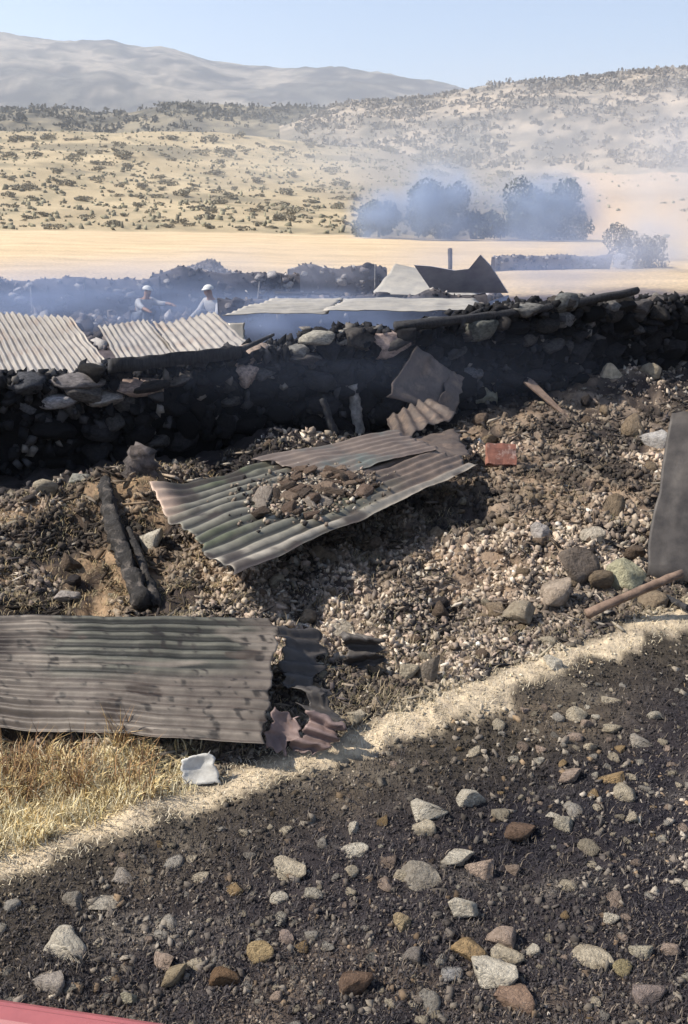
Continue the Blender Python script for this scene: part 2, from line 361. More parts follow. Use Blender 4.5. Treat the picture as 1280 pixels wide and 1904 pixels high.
CREAM = (0.58, 0.51, 0.40); WHITE = (0.66, 0.61, 0.52); GREYS = (0.37, 0.335, 0.29); OCHRE = (0.42, 0.30, 0.17); PINKS = (0.47, 0.37, 0.31); BROWN = (0.2, 0.135, 0.1); YELL = (0.44, 0.37, 0.22); DGREY = (0.22, 0.2, 0.19)
BIG = [  # u, v (foot centre), w, h in photo pixels, colour, label
    (880, 1500, 52, 50, WHITE, 'blocky cream white stone standing alone, highest of the big pale ones on the burnt verge'),
    (792, 1520, 66, 40, WHITE, 'broad white stone left of the blocky cream one'),
    (785, 1550, 42, 30, CREAM, 'small cream stone tucked under the broad white one'),
    (850, 1605, 54, 24, WHITE, 'flat white stone touching the pinkish block'),
    (898, 1630, 52, 56, PINKS, 'pinkish grey block of stone beside the flat white one'),
    (866, 1700, 64, 48, WHITE, 'rounded white grey stone alone below the pinkish block'),
    (752, 1725, 38, 36, (0.5, 0.4, 0.26), 'tilted ochre-edged wedge of stone left of the rounded white one'),
    (872, 1775, 62, 52, OCHRE, 'orange ochre stone in the cluster near the bottom'),
    (940, 1757, 58, 40, PINKS, 'pink stone right of the orange ochre one'),
    (938, 1785, 58, 26, CREAM, 'cream slab under the pink stone in the cluster'),
    (918, 1826, 78, 44, WHITE, 'large white stone at the foot of the cluster near the bottom'),
    (1106, 1797, 64, 34, CREAM, 'long cream stone near the bottom right'),
    (1163, 1810, 36, 30, YELL, 'yellowish stone right of the long cream one'),
    (1075, 1338, 36, 34, CREAM, 'round cream stone by the upper right of the burnt verge'),
    (1095, 1352, 26, 20, PINKS, 'small pink stone leaning on the round cream one'),
    (1190, 1388, 40, 26, (0.46, 0.42, 0.37), 'pale domed stone near the right edge of the burnt verge'),
    (955, 1868, 64, 30, (0.36, 0.25, 0.19), 'orange pink crumbling stone below the large white one'),
    (1060, 1452, 42, 28, PINKS, 'pinkish oval stone right of the blocky cream one'),
    (1145, 1455, 46, 22, OCHRE, 'flat orange stone among pale ones at the right'),
    (1178, 1450, 24, 18, CREAM, 'small cream stone touching the flat orange one'),
    (1055, 1542, 42, 36, (0.5, 0.46, 0.38), 'knobbly cream stone left of a pointed pale one'),
    (1028, 1520, 26, 18, WHITE, 'small white stone above the knobbly cream one'),
    (1177, 1528, 26, 32, CREAM, 'pointed pale stone at the right of the verge'),
    (1135, 1715, 28, 32, WHITE, 'upright white stone alone at the right'),
    (536, 1628, 60, 30, CREAM, 'flat pale slab of stone in the middle of the verge'),
    (520, 1678, 30, 24, WHITE, 'small white stone right below the flat pale slab'),
    (490, 1785, 48, 40, (0.5, 0.38, 0.22), 'ochre wedge of stone left of a round pinkish pebble'),
    (532, 1752, 28, 32, (0.5, 0.4, 0.36), 'egg shaped pinkish white stone in the lower middle'),
    (418, 1832, 50, 36, (0.24, 0.155, 0.095), 'rusty brown stone left of centre near the bottom'),
    (113, 1775, 84, 36, WHITE, 'long pale stone at the lower left'),
    (88, 1838, 50, 32, (0.46, 0.41, 0.37), 'pale slab of stone just above the red panel'),
    (322, 1828, 44, 40, (0.44, 0.36, 0.25), 'cream and ochre stone in the lower left middle'),
    (305, 1795, 50, 28, PINKS, 'pinkish broken stone behind the cream and ochre one'),
    (243, 1865, 32, 30, (0.45, 0.42, 0.33), 'round greenish grey stone near the red panel'),
    (140, 1680, 38, 32, GREYS, 'grey block of stone by the straw edge at the left'),
    (192, 1686, 60, 24, (0.5, 0.46, 0.4), 'low grey slab right of the grey block at the left'),
    (516, 1862, 26, 26, PINKS, 'round pink pebble at the bottom middle'),
    (655, 1840, 62, 40, BROWN, 'dark brown stone at the bottom middle'),
    (1003, 1420, 20, 26, WHITE, 'small upright white stone above the blocky cream one'),
    (660, 1592, 50, 24, WHITE, 'flat white flake of stone right of the flat pale slab'),
    (658, 1628, 26, 26, CREAM, 'small cream stone under the flat white flake'),
    (785, 1645, 70, 36, GREYS, 'low grey brown stone left of the pinkish block'),
    (750, 1638, 34, 26, CREAM, 'small cream stone at the left end of the low grey brown one'),
    (228, 1638, 44, 18, (0.48, 0.43, 0.38), 'thin tilted grey flake by the straw edge'),
    (990, 1776, 24, 22, WHITE, 'round white pebble right of the pink stone'),
    (965, 1560, 60, 36, BROWN, 'dark brown slab of stone below the blocky cream one'),
    (1198, 1778, 38, 26, (0.55, 0.5, 0.4), 'cream stone above the yellowish one'),
    (1250, 1772, 40, 26, PINKS, 'pale pink stone at the right edge near the bottom'),
    (1035, 1240, 44, 24, WHITE, 'white stone lying on the straw strip at the right'),
    (835, 1820, 44, 34, (0.45, 0.44, 0.44), 'grey slanted flake left of the large white stone'),
    (770, 1790, 40, 40, (0.3, 0.27, 0.25), 'mottled grey stone under the ochre-edged wedge'),
    (1200, 1860, 60, 30, (0.33, 0.27, 0.25), 'broad grey pink stone in the bottom right corner'),
]
for k, (u, v, w, h, c, lab) in enumerate(BIG):
    p = at_z(u, v, 0); g = float(G(p[0], p[1])); p = at_z(u, v, g)
    D = math.dist(p, (0, 0, H)); sx = w * D / F / 2; sz = h * D / F / 2 * 1.05
    o = place_rock('loose_stone', ROCK[k % 14], (p[0], p[1] + sx * 0.3, g + sz * 0.2), (sx * 1.12, sx * 0.85, min(sz, sx * 1.0) * 0.95),
                   (rng.uniform(-.25, .25), rng.uniform(-.2, .2), rng.uniform(-.5, .5)), c)
    tag(o, lab, 'stone', 'named stones on the burnt verge')

PAL = [('cream', CREAM, 0.30), ('pale grey', (0.45, 0.42, 0.38), 0.28), ('white', WHITE, 0.12), ('pinkish', PINKS, 0.18), ('ochre', OCHRE, 0.05)]
PW = np.array([p[2] for p in PAL]); PW /= PW.sum()
cnt = 0; taken = [(b[0], b[1], max(b[2], b[3])) for b in BIG]
while cnt < 245:
    u = rng.uniform(-40, 1320); v = rng.uniform(1230, 1910)
    if rng.random() < .22: u = rng.normal(1110, 70); v = rng.normal(1440, 80)
    p = at_z(u, v, 0); s = sdist(p[0], p[1])
    if s > -0.12 or any(abs(u - a) < w * .8 and abs(v - b) < w * .6 for a, b, w in taken): continue
    k = rng.choice(len(PAL), p=PW); nm, c, _ = PAL[k]; c = np.array(c) * rng.uniform(0.5, 1.05)
    D = math.dist(p, (0, 0, H)); px = min(9 + rng.exponential(9), 42) ; sx = px * D / F / 2
    g = float(G(p[0], p[1])); sz = sx * rng.uniform(0.45, 0.9)
    o = place_rock('loose_stone', ROCKS[rng.integers(10)], (p[0], p[1], g + sz * 0.05), (sx * 1.1, sx * rng.uniform(.7, 1.1), sz), color=c)
    row = 'along the straw strip' if s > -.55 else 'near the bottom edge' if v > 1780 else 'midway down'; colm = 'far left' if u < 256 else 'left' if u < 512 else 'centre' if u < 768 else 'right' if u < 1024 else 'far right'
    szw = 'tiny' if px < 13 else 'small' if px < 20 else 'fist-sized'
    tag(o, f'{szw} {"dull " if c.max() < .3 else ""}{nm} stone on the burnt verge, {row}, {colm}', 'stone', f'small {nm} stones on the burnt verge'); taken.append((u, v, px)); cnt += 1

# ------------------------------------------------------------------ joined small debris (nobody could count it)
def rotm(n, r, tilt=3.14):
    a = r.uniform(0, 6.283, n); b = r.uniform(-tilt, tilt, n); c = r.uniform(-tilt, tilt, n)
    ca, sa, cb, sb, cc, sc = np.cos(a), np.sin(a), np.cos(b), np.sin(b), np.cos(c), np.sin(c)
    Rm = np.empty((n, 3, 3))
    Rm[:, 0, 0] = ca * cb; Rm[:, 0, 1] = ca * sb * sc - sa * cc; Rm[:, 0, 2] = ca * sb * cc + sa * sc
    Rm[:, 1, 0] = sa * cb; Rm[:, 1, 1] = sa * sb * sc + ca * cc; Rm[:, 1, 2] = sa * sb * cc - ca * sc
    Rm[:, 2, 0] = -sb; Rm[:, 2, 1] = cb * sc; Rm[:, 2, 2] = cb * cc
    return Rm

TEMPL = []
for k in range(10):
    r_ = np.random.default_rng(700 + k)
    V = np.array([[a, b, c] for a in (-1, 1) for b in (-1, 1) for c in (-1, 1)], float) * .8 + r_.normal(size=(8, 3)) * .28
    TEMPL.append((V, np.array([(0, 1, 3), (0, 3, 2), (4, 6, 7), (4, 7, 5), (0, 4, 5), (0, 5, 1), (2, 3, 7), (2, 7, 6), (0, 2, 6), (0, 6, 4), (1, 5, 7), (1, 7, 3)])))

def chips(P, size, aspect, colors, r, tilt=3.14):
    n = len(P); Rm = rotm(n, r, tilt); tv = np.stack([t[0] for t in TEMPL]); T0 = TEMPL[0][1]
    tv = tv[r.integers(0, len(TEMPL), n)] * (size[:, None] * aspect)[:, None, :]
    V = np.einsum('nij,nkj->nki', Rm, tv) + P[:, None, :]
    m = V.shape[1]; T = (T0[None] + (np.arange(n) * m)[:, None, None]).reshape(-1, 3)
    return V.reshape(-1, 3), T, np.repeat(colors, m, 0)

def pick(pal, n, r, lo=0.7, hi=1.15):
    c = np.array([p[0] for p in pal]); w = np.array([p[1] for p in pal]); w = w / w.sum()
    return c[r.choice(len(c), n, p=w)] * r.uniform(lo, hi, (n, 1))

def screen_points(n, r, u0, u1, v0, v1, cond):
    """ground points spread evenly over what the lens sees, kept where cond(x, y)"""
    out = []
    tot = 0
    while tot < n:
        u = r.uniform(u0, u1, n * 2); v = r.uniform(v0, v1, n * 2)
        a = (u - 640) / F; b = -(v - 952) / F; dy = CP + b * SP; dz = -SP + b * CP; k = -H / dz
        x = a * k; y = dy * k; m = cond(x, y); out.append(np.stack([x[m], y[m]], -1)); tot += m.sum()
    return np.concatenate(out)[:n]

def gravel(name, label, n, u0, u1, v0, v1, cond, smin, smax, pal, seed, power=2.2, sink=0.1):
    r = np.random.default_rng(seed); P = screen_points(n, r, u0, u1, v0, v1, cond)
    D = np.hypot(P[:, 0], P[:, 1]); sz = (smin + (smax - smin) * r.random(n) ** power) * np.clip(np.hypot(D, H) / 4.8, 0.8, 1.6)
    asp = np.stack([r.uniform(.8, 1.7, n), r.uniform(.5, 1.1, n), r.uniform(.25, .9, n)], -1)
    if name == 'charred_splinters': asp = np.stack([r.uniform(1.5, 4, n), r.uniform(.25, .6, n), r.uniform(.15, .4, n)], -1)
    z = G(P[:, 0], P[:, 1]) + sz * sink
    cl = pick(pal, n, r) * np.clip(0.8 + 1.9 * fbm(P[:, 0] * 1.4 + 3, P[:, 1] * 1.4, seed + 60, 4), .14, 1.7)[:, None]
    if name == 'rubble': cl = cl * (1 - .55 * scorch_shade(P[:, 0], P[:, 1]))[:, None]
    cl = cl * .6 + ground_color(P[:, 0], P[:, 1]) * r.uniform(.25, .75, (n, 1))
    V, T, c = chips(np.column_stack([P, z]), sz, asp, np.clip(cl, .012, .8), r, .35 if name == 'charred_splinters' else 3.14)
    o = link(name, mesh_np(name, V, T, M['chips'], c)); tag(o, label, 'rubble', kind='stuff'); return o

gravel('gravel', 'dark gritty gravel covering the burnt verge', 36000, -80, 1360, 1180, 1960, lambda x, y: sdist(x, y) < -0.05, 0.0022, 0.009,
       [((0.038, 0.034, 0.037), 7), ((0.08, 0.07, 0.067), 3.5), ((0.19, 0.15, 0.115), 1.8), ((0.32, 0.27, 0.22), 0.5), ((0.5, 0.45, 0.38), 0.08)], 11, 2.6)
gravel('pebbles', 'dusty pale pebbles peppered over the burnt verge', 1500, -80, 1360, 1200, 1960, lambda x, y: (sdist(x, y) < -0.03) & (vnoise(x * 2.5, y * 2.5, 19) > .35), 0.009, 0.021,
       [((0.34, 0.29, 0.23), 3), ((0.46, 0.4, 0.32), 2), ((0.2, 0.17, 0.14), 3), ((0.32, 0.22, 0.13), 1)], 15, 2.0, .0)
RUB = [((0.40, 0.32, 0.245), 4), ((0.26, 0.205, 0.16), 3.2), ((0.52, 0.435, 0.335), 2.4), ((0.47, 0.36, 0.29), 1.4), ((0.065, 0.057, 0.055), 3.2), ((0.62, 0.55, 0.45), 1.0), ((0.72, 0.66, 0.57), 0.25)]
in_rub = lambda x, y: (sdist(x, y) > 0.16 + .12 * fbm(x * 3, y * 3, 4)) & (sdist(x, y) < 4.6)
gravel('rubble', 'brown and cream rubble spread inside the burnt ruin', 80000, -100, 1400, 690, 1500, lambda x, y: in_rub(x, y) & ((x > -.9) | (vnoise(x * 3, y * 3, 14) > .45)), 0.003, 0.021, RUB, 12, 4.0)
def in_rub2(x, y): return in_rub(x, y) & (fbm(x * 2.2 + 7, y * 2.2, 91) > -.05)
gravel('charred_splinters', 'charred splinters and dark shards strewn over the rubble', 4200, -100, 1400, 700, 1460, in_rub2, 0.006, 0.024,
       [((0.02, 0.018, 0.02), 4), ((0.06, 0.05, 0.05), 2), ((0.3, 0.24, 0.18), 1.2), ((0.48, 0.42, 0.34), .7)], 14, 1.6, .5)
gravel('straw_grit', 'pale grit and straw dust along the verge strip', 1200, -60, 1340, 1120, 1700, lambda x, y: (sdist(x, y) > -0.12) & (sdist(x, y) < 0.28), 0.003, 0.009,
       [((0.42, 0.35, 0.24), 4), ((0.5, 0.43, 0.32), 2), ((0.24, 0.19, 0.13), 3)], 13)

def blades(P, h, w, lean, colors, r, curl=0.5):
    n = len(P); a = r.uniform(0, 6.283, n); dx, dy = np.cos(a), np.sin(a); px, py = -dy, dx
    V = np.zeros((n, 5, 3)); base = P
    for k, (t, ww) in enumerate(((0, 1.0), (0.55, 0.8))):
        off = lean * t ** (1 + curl)
        cx = base[:, 0] + dx * off * h; cy = base[:, 1] + dy * off * h; cz = base[:, 2] + h * t * np.sqrt(np.clip(1 - (lean * t) ** 2, 0.05, 1))
        for m, sgn in enumerate((-1, 1)):
            V[:, k * 2 + m, 0] = cx + sgn * px * w * ww; V[:, k * 2 + m, 1] = cy + sgn * py * w * ww; V[:, k * 2 + m, 2] = cz
    V[:, 4, 0] = base[:, 0] + dx * lean * h; V[:, 4, 1] = base[:, 1] + dy * lean * h
    V[:, 4, 2] = base[:, 2] + h * np.sqrt(np.clip(1 - lean ** 2, 0.03, 1))
    T0 = np.array([[0, 1, 3], [0, 3, 2], [2, 3, 4]]); T = (T0[None] + (np.arange(n) * 5)[:, None, None]).reshape(-1, 3)
    return V.reshape(-1, 3), T, np.repeat(colors, 5, 0)

def grass(name, label, n, u0, u1, v0, v1, cond, h0, h1, w, lean, pal, seed, clump=0.0):
    r = np.random.default_rng(seed); P = screen_points(n, r, u0, u1, v0, v1, cond)
    if clump:
        c = P[r.integers(0, max(8, n // 40), n)]; P = np.where(r.random((n, 1)) < 0.7, c + r.normal(size=(n, 2)) * clump, P)
    z = G(P[:, 0], P[:, 1]) - 0.005; h = r.uniform(h0, h1, n) * (0.75 + 0.5 * vnoise(P[:, 0] * 4, P[:, 1] * 4, 3)); ln = np.clip(r.normal(lean, 0.18, n), 0.02, 0.97)
    V, T, c = blades(np.column_stack([P, z]), h, w * r.uniform(.6, 1.3, n), ln, pick(pal, n, r), r)
    o = link(name, mesh_np(name, V, T, M['blade'], c)); tag(o, label, 'grass', kind='stuff'); return o

GOLD = [((0.74, 0.59, 0.3), 4), ((0.82, 0.72, 0.47), 4), ((0.58, 0.41, 0.18), 1.5), ((0.42, 0.37, 0.18), .6)]
PALEG = [((0.58, 0.49, 0.34), 3), ((0.66, 0.58, 0.44), 2), ((0.42, 0.34, 0.22), 1.5)]
def in_gold(x, y):
    u, v = px_of(x, y); return (u < 350 - (v - 1500) * 0.25) & (v > 1418 - .06 * u) & (sdist(x, y) > 0.09)
grass('dry_grass', 'tall golden dry grass in the lower left below the big rusted sheet', 4500, -160, 400, 1370, 1680, in_gold, 0.03, 0.11, 0.0022, 0.66, GOLD, 21, 0.02)
grass('straw_fringe', 'pale yellow grass fringe between the golden grass and the verge', 4500, -160, 400, 1440, 1690, lambda x, y: in_gold(x, y) & (sdist(x, y) < .45), 0.025, 0.075, 0.0022, 0.4,
      [((0.8, 0.68, 0.43), 3), ((0.84, 0.76, 0.55), 2), ((0.62, 0.48, 0.25), 1)], 26, 0.02)
grass('rust_weeds', 'tangled rust brown weeds under the edge of the big sheet', 800, -120, 300, 1390, 1520, lambda x, y: in_gold(x, y) & (px_of(x, y)[1] < 1510), 0.08, 0.22, 0.0022, 0.6,
      [((0.36, 0.21, 0.1), 3), ((0.5, 0.34, 0.15), 2), ((0.2, 0.12, 0.07), 1.5)], 22, 0.03)
grass('verge_straw', 'flattened pale straw along the edge of the verge', 4000, -60, 1360, 1110, 1700, lambda x, y: (sdist(x, y) > -0.05) & (sdist(x, y) < 0.2), 0.012, 0.045, 0.0016, 0.88, PALEG, 23)
grass('burnt_stubble', 'short black burnt stubble on the verge', 30000, -80, 1360, 1190, 1960, lambda x, y: sdist(x, y) < -0.1, 0.012, 0.045, 0.0015, 0.6,
      [((0.035, 0.032, 0.036), 5), ((0.085, 0.075, 0.075), 3.5), ((0.22, 0.18, 0.14), 1.6)], 24)
grass('dry_weeds', 'sparse dry weeds sprouting through the rubble', 22000, -80, 1360, 800, 1420, in_rub, 0.02, 0.08, 0.0018, 0.8,
      [((0.32, 0.25, 0.15), 3), ((0.2, 0.16, 0.1), 3), ((0.44, 0.36, 0.24), 2), ((0.14, 0.13, 0.07), 1.5)], 25, 0.05)

grass('ochre_weeds', 'matted ochre weeds on the bare earth left of the charred log', 5000, -100, 470, 890, 1150, lambda x, y: in_rub(x, y) & (x < -.75), 0.02, 0.07, 0.0024, 0.75,
      [((0.42, 0.3, 0.16), 3), ((0.3, 0.22, 0.12), 3), ((0.52, 0.42, 0.26), 2), ((0.2, 0.18, 0.09), 1)], 27, 0.04)
# rubble stones one can pick out inside the ruin
cnt = 0
RST = [('brown', (0.2, 0.15, 0.115), .32), ('tan', (0.32, 0.25, 0.18), .3), ('cream', (0.44, 0.385, 0.3), .2), ('sooty', (0.07, 0.06, 0.06), .18)]
while cnt < 260:
    u = rng.uniform(-30, 1310); v = rng.uniform(740, 1420); p = at_z(u, v, 0); s = sdist(p[0], p[1])
    if s < 0.25 or s > 4.4 or (u < 520 and 1120 < v < 1440): continue
    if 280 < u < 880 and abs((v - (1000 - (u - 430) * 0.35))) < 75: continue
    k = rng.choice(4, p=[x[2] for x in RST]); nm, c, _ = RST[k]; c = np.array(c) * rng.uniform(.7, 1.15)
    D = math.dist(p, (0, 0, H)); px = min(9 + rng.exponential(11), 52); sx = px * D / F / 2; g = float(G(p[0], p[1])); sz = sx * rng.uniform(.5, 1)
    o = place_rock('rubble_stone', ROCKS[rng.integers(10)], (p[0], p[1], g + sz * .4), (sx * 1.15, sx * rng.uniform(.7, 1.1), sz), color=c)
    row = 'near the wall foot' if v < 850 else 'beside the long sheet' if v < 1080 else 'above the straw strip' ; colm = 'far left' if u < 256 else 'left' if u < 512 else 'centre' if u < 768 else 'right' if u < 1024 else 'far right'
    szw = 'tiny' if px < 13 else 'small' if px < 20 else 'large'
    tag(o, f'{szw} {nm} rubble stone inside the ruin, {row}, {colm}', 'stone', f'{nm} rubble stones inside the ruin'); cnt += 1
NAMED_RUB = [
    (280, 1022, 46, 42, WHITE, 'white square-edged stone beside the charred log'), (145, 905, 38, 36, (0.4, 0.4, 0.36), 'pale grey block of stone in front of the dark wall at the left'),
    (1085, 1085, 74, 66, (0.2, 0.165, 0.14), 'dark brown boulder near the right-hand pole'), (1035, 1130, 66, 54, (0.46, 0.38, 0.31), 'tan boulder left of the dark brown one'),
    (970, 1160, 60, 44, (0.42, 0.36, 0.28), 'low tan boulder furthest left of the three by the pole'), (1168, 1098, 62, 58, (0.5, 0.48, 0.34), 'pale greenish boulder resting against the pole'),
    (800, 1268, 34, 62, (0.3, 0.26, 0.22), 'upright grey slab of stone above the straw strip'), (758, 1262, 36, 36, CREAM, 'cream stone left of the upright grey slab'),
    (1138, 712, 34, 38, CREAM, 'pointed cream stone on the heap against the right wall'), (905, 755, 60, 42, (0.34, 0.33, 0.26), 'greenish grey stone at the wall foot right of the bent sheet'),
    (662, 1345, 30, 26, CREAM, 'cream stone by the straw strip right of the crumpled metal'), (700, 1320, 26, 22, (0.55, 0.46, 0.36), 'tan stone above the straw strip right of the crumpled metal'),
    (1010, 1005, 40, 34, (0.5, 0.46, 0.44), 'pale pinkish stone in the hollow left of the leaning plank sheet'), (1105, 1010, 40, 32, (0.56, 0.5, 0.42), 'cream stone in the hollow above the dark brown boulder'),
    (1215, 830, 44, 30, (0.5, 0.48, 0.47), 'pale oval stone left of the leaning sheet at the right edge'), (120, 1118, 44, 26, (0.5, 0.45, 0.42), 'pale stone above the top edge of the big rusted sheet'),
    (640, 1190, 44, 34, (0.56, 0.5, 0.42), 'cream rock right of the torn dark sheet end')]
for k, (u, v, w, h, c, lab) in enumerate(NAMED_RUB):
    p = at_z(u, v, 0); g = float(G(p[0], p[1])); p = at_z(u, v, g); D = math.dist(p, (0, 0, H)); sx = w * D / F / 2 * 1.2; sz = h * D / F / 2 * 1.1
    o = place_rock('rubble_stone', ROCK[(k * 5 + 2) % 14], (p[0], p[1] + sx * .3, g + sz * .6), (sx, sx * .85, sz * 1.05), (rng.uniform(-.15, .15), rng.uniform(-.15, .15), rng.uniform(-.5, .5)), c)
    tag(o, lab, 'stone', 'named stones inside the ruin')

# ------------------------------------------------------------------ the burnt wall
WA = np.array([-3.1, 7.45]); WB = np.array([4.5, 11.55]); WD = (WB - WA) / np.linalg.norm(WB - WA); WN = np.array([WD[1], -WD[0]])   # WN points to the camera
def wall_hit(u, v):
    d = ray(u, v); k = (WA @ WN) / (d[:2] @ WN); q = d[:2] * k
    return float((q - WA) @ WD), H + d[2] * k
TOPV = [(-250, 715), (0, 706), (130, 706), (200, 690), (280, 690), (350, 682), (440, 662), (500, 650), (555, 645), (620, 618), (700, 612), (760, 622), (850, 600), (950, 572), (1050, 562), (1180, 556), (1280, 556), (1500, 560)]
tt = np.array([wall_hit(u, v) for u, v in TOPV]); TT, TZ = tt[:, 0], tt[:, 1]
def wtop(t): return np.interp(t, TT, TZ)
T0, T1 = TT[0], TT[-1]; THK = 0.55
wall = link('stone_wall', None); wall.location = (*(WA), 0)
tag(wall, 'long fire-blackened stone wall running across the middle', 'wall')
def wpt(t, d, z): q = WD * t - WN * d; return np.array([q[0], q[1], z])        # local to the wall, d metres back from the front face
nt_ = 160; ts = np.linspace(T0, T1, nt_); prof = [(0.10, -0.3), (0.09, 0.25), (0.08, 0.55), (0.10, 0.8), (0.16, 0.93), (0.3, 0.95), (0.45, 0.9), (0.52, 0.6), (0.55, -0.3)]
V = []
for a, (d, q) in enumerate(prof):
    for t in ts:
        nzv = 0.05 * float(fbm(t * 4 + a * 3.1, a * 1.7, 5, 3)); V.append(wpt(t, d + nzv, wtop(t) * q + nzv * 0.8 if q > 0 else q))
V = np.array(V); n = nt_; i, j = np.meshgrid(np.arange(len(prof) - 1), np.arange(n - 1), indexing='ij')
T = np.stack([i * n + j, i * n + j + 1, (i + 1) * n + j + 1, (i + 1) * n + j], -1).reshape(-1, 4)
link('wall_core', mesh_np('wall_core', V, T, M['wallcore'], None, False), wall)
count = 0; z = 0.02; course = 0
while z < 1.35 and count < 255:
    hgt = rng.uniform(0.13, 0.24); t = T0 + 1.2 + rng.uniform(0, .2)
    while t < T1 - 1.0 and count < 255:
        w = rng.uniform(0.16, 0.42); top = float(wtop(t + w / 2))
        if z + hgt * (0.75 + rng.uniform(-.5, .5)) < top:
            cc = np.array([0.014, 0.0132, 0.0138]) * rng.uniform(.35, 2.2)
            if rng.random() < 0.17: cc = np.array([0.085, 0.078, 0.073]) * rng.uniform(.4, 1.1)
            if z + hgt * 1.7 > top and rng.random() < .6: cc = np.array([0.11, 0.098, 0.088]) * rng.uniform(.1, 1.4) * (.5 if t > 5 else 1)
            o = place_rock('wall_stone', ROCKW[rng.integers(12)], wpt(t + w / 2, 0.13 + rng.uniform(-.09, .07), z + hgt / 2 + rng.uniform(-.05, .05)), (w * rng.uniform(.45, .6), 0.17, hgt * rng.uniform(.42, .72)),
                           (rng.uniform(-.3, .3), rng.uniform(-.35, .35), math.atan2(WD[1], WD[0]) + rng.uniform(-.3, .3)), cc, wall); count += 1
        t += w
    z += hgt * 0.93; course += 1
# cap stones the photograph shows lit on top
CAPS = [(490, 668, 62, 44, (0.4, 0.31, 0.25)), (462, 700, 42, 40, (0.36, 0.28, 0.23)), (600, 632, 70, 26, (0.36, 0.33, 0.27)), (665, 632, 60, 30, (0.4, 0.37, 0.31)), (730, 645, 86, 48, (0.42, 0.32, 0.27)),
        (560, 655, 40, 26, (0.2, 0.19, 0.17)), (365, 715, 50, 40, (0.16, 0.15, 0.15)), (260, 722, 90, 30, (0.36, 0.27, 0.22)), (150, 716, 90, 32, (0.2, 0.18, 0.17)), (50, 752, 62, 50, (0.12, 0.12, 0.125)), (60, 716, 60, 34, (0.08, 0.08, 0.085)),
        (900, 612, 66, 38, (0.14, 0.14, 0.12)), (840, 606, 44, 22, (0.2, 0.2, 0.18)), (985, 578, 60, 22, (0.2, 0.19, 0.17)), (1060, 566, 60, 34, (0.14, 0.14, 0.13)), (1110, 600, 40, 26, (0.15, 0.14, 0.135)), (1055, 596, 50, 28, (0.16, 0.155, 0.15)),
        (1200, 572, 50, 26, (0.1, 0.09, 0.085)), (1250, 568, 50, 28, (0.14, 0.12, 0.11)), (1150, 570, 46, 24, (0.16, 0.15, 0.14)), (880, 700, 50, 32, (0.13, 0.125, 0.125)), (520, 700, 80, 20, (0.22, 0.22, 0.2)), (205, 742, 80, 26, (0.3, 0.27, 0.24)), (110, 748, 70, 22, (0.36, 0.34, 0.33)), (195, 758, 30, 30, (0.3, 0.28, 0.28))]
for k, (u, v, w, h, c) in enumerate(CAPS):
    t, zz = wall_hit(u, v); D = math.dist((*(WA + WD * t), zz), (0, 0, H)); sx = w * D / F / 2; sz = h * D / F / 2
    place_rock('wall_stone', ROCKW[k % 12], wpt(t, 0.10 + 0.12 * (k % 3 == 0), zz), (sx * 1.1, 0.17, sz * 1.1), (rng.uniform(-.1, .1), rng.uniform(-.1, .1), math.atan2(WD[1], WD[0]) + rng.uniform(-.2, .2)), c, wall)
# small stones filling the joints and the top
r = np.random.default_rng(31); n = 2600; t = r.uniform(T0 + .5, T1 - .5, n); tp = wtop(t); zz = np.where(r.random(n) < .45, tp * r.uniform(.9, 1.0, n), tp * r.random(n)); dd = np.where(zz > tp * .88, r.uniform(0.02, .5, n), r.uniform(.0, .12, n))
P = np.stack([WD[0] * t - WN[0] * dd, WD[1] * t - WN[1] * dd, zz], -1)
V, T, c = chips(P, r.uniform(.02, .06, n), np.stack([r.uniform(.8, 1.4, n), r.uniform(.6, 1, n), r.uniform(.5, .9, n)], -1), pick([((0.014, 0.014, 0.016), 7), ((0.05, 0.048, 0.05), 1.6), ((0.17, 0.155, 0.14), .6)], n, r), r)
o = link('wall_rubble', mesh_np('wall_rubble', V, T, M['chips'], c), wall); o['kind'] = 'stuff'

# ------------------------------------------------------------------ timber
def log(name, p0, p1, r0, r1, mat, seed=0, seg=14, sides=9, rough=0.18, parent=None, bend=0.0, square=False):
    r = np.random.default_rng(seed); p0 = np.array(p0, float); p1 = np.array(p1, float); d = p1 - p0; L = np.linalg.norm(d); d /= L
    a = np.cross(d, [0, 0, 1.0]); a = a / np.linalg.norm(a) if np.linalg.norm(a) > 1e-3 else np.array([1.0, 0, 0]); b = np.cross(a, d)
    V = []; jit = 1 + rough * r.normal(size=(seg + 1, sides)) * 0.5; side = 1 + rough * r.normal(size=sides) * 0.6
    bx = r.normal(size=2) * bend * L
    for k in range(seg + 1):
        t = k / seg; rr = r0 + (r1 - r0) * t; c = p0 + d * L * t + (a * bx[0] + b * bx[1]) * math.sin(math.pi * t)
        for m in range(sides):
            an = 2 * math.pi * m / sides + (math.pi / 4 if square else 0)
            q = rr * jit[k, m] * side[m]; ca, sa = math.cos(an), math.sin(an)
            if square: f = 1 / max(abs(ca), abs(sa)); ca *= f; sa *= f
            V.append(c + (a * ca + b * sa) * q + d * (r.normal() * rough * r0 * (0.5 if k in (0, seg) else 0)))
    base = len(V); V += [p0 - d * r0 * .15, p1 + d * r1 * .15]; Tq = []
    for k in range(seg):
        for m in range(sides):
            m2 = (m + 1) % sides; A0, B0, C0, D0 = k * sides + m, k * sides + m2, (k + 1) * sides + m2, (k + 1) * sides + m; Tq += [(A0, B0, C0), (A0, C0, D0)]
    for m in range(sides): m2 = (m + 1) % sides; Tq += [(base, m2, m), (base + 1, seg * sides + m, seg * sides + m2)]
    return link(name, mesh_np(name, np.array(V), np.array(Tq), mat), parent)

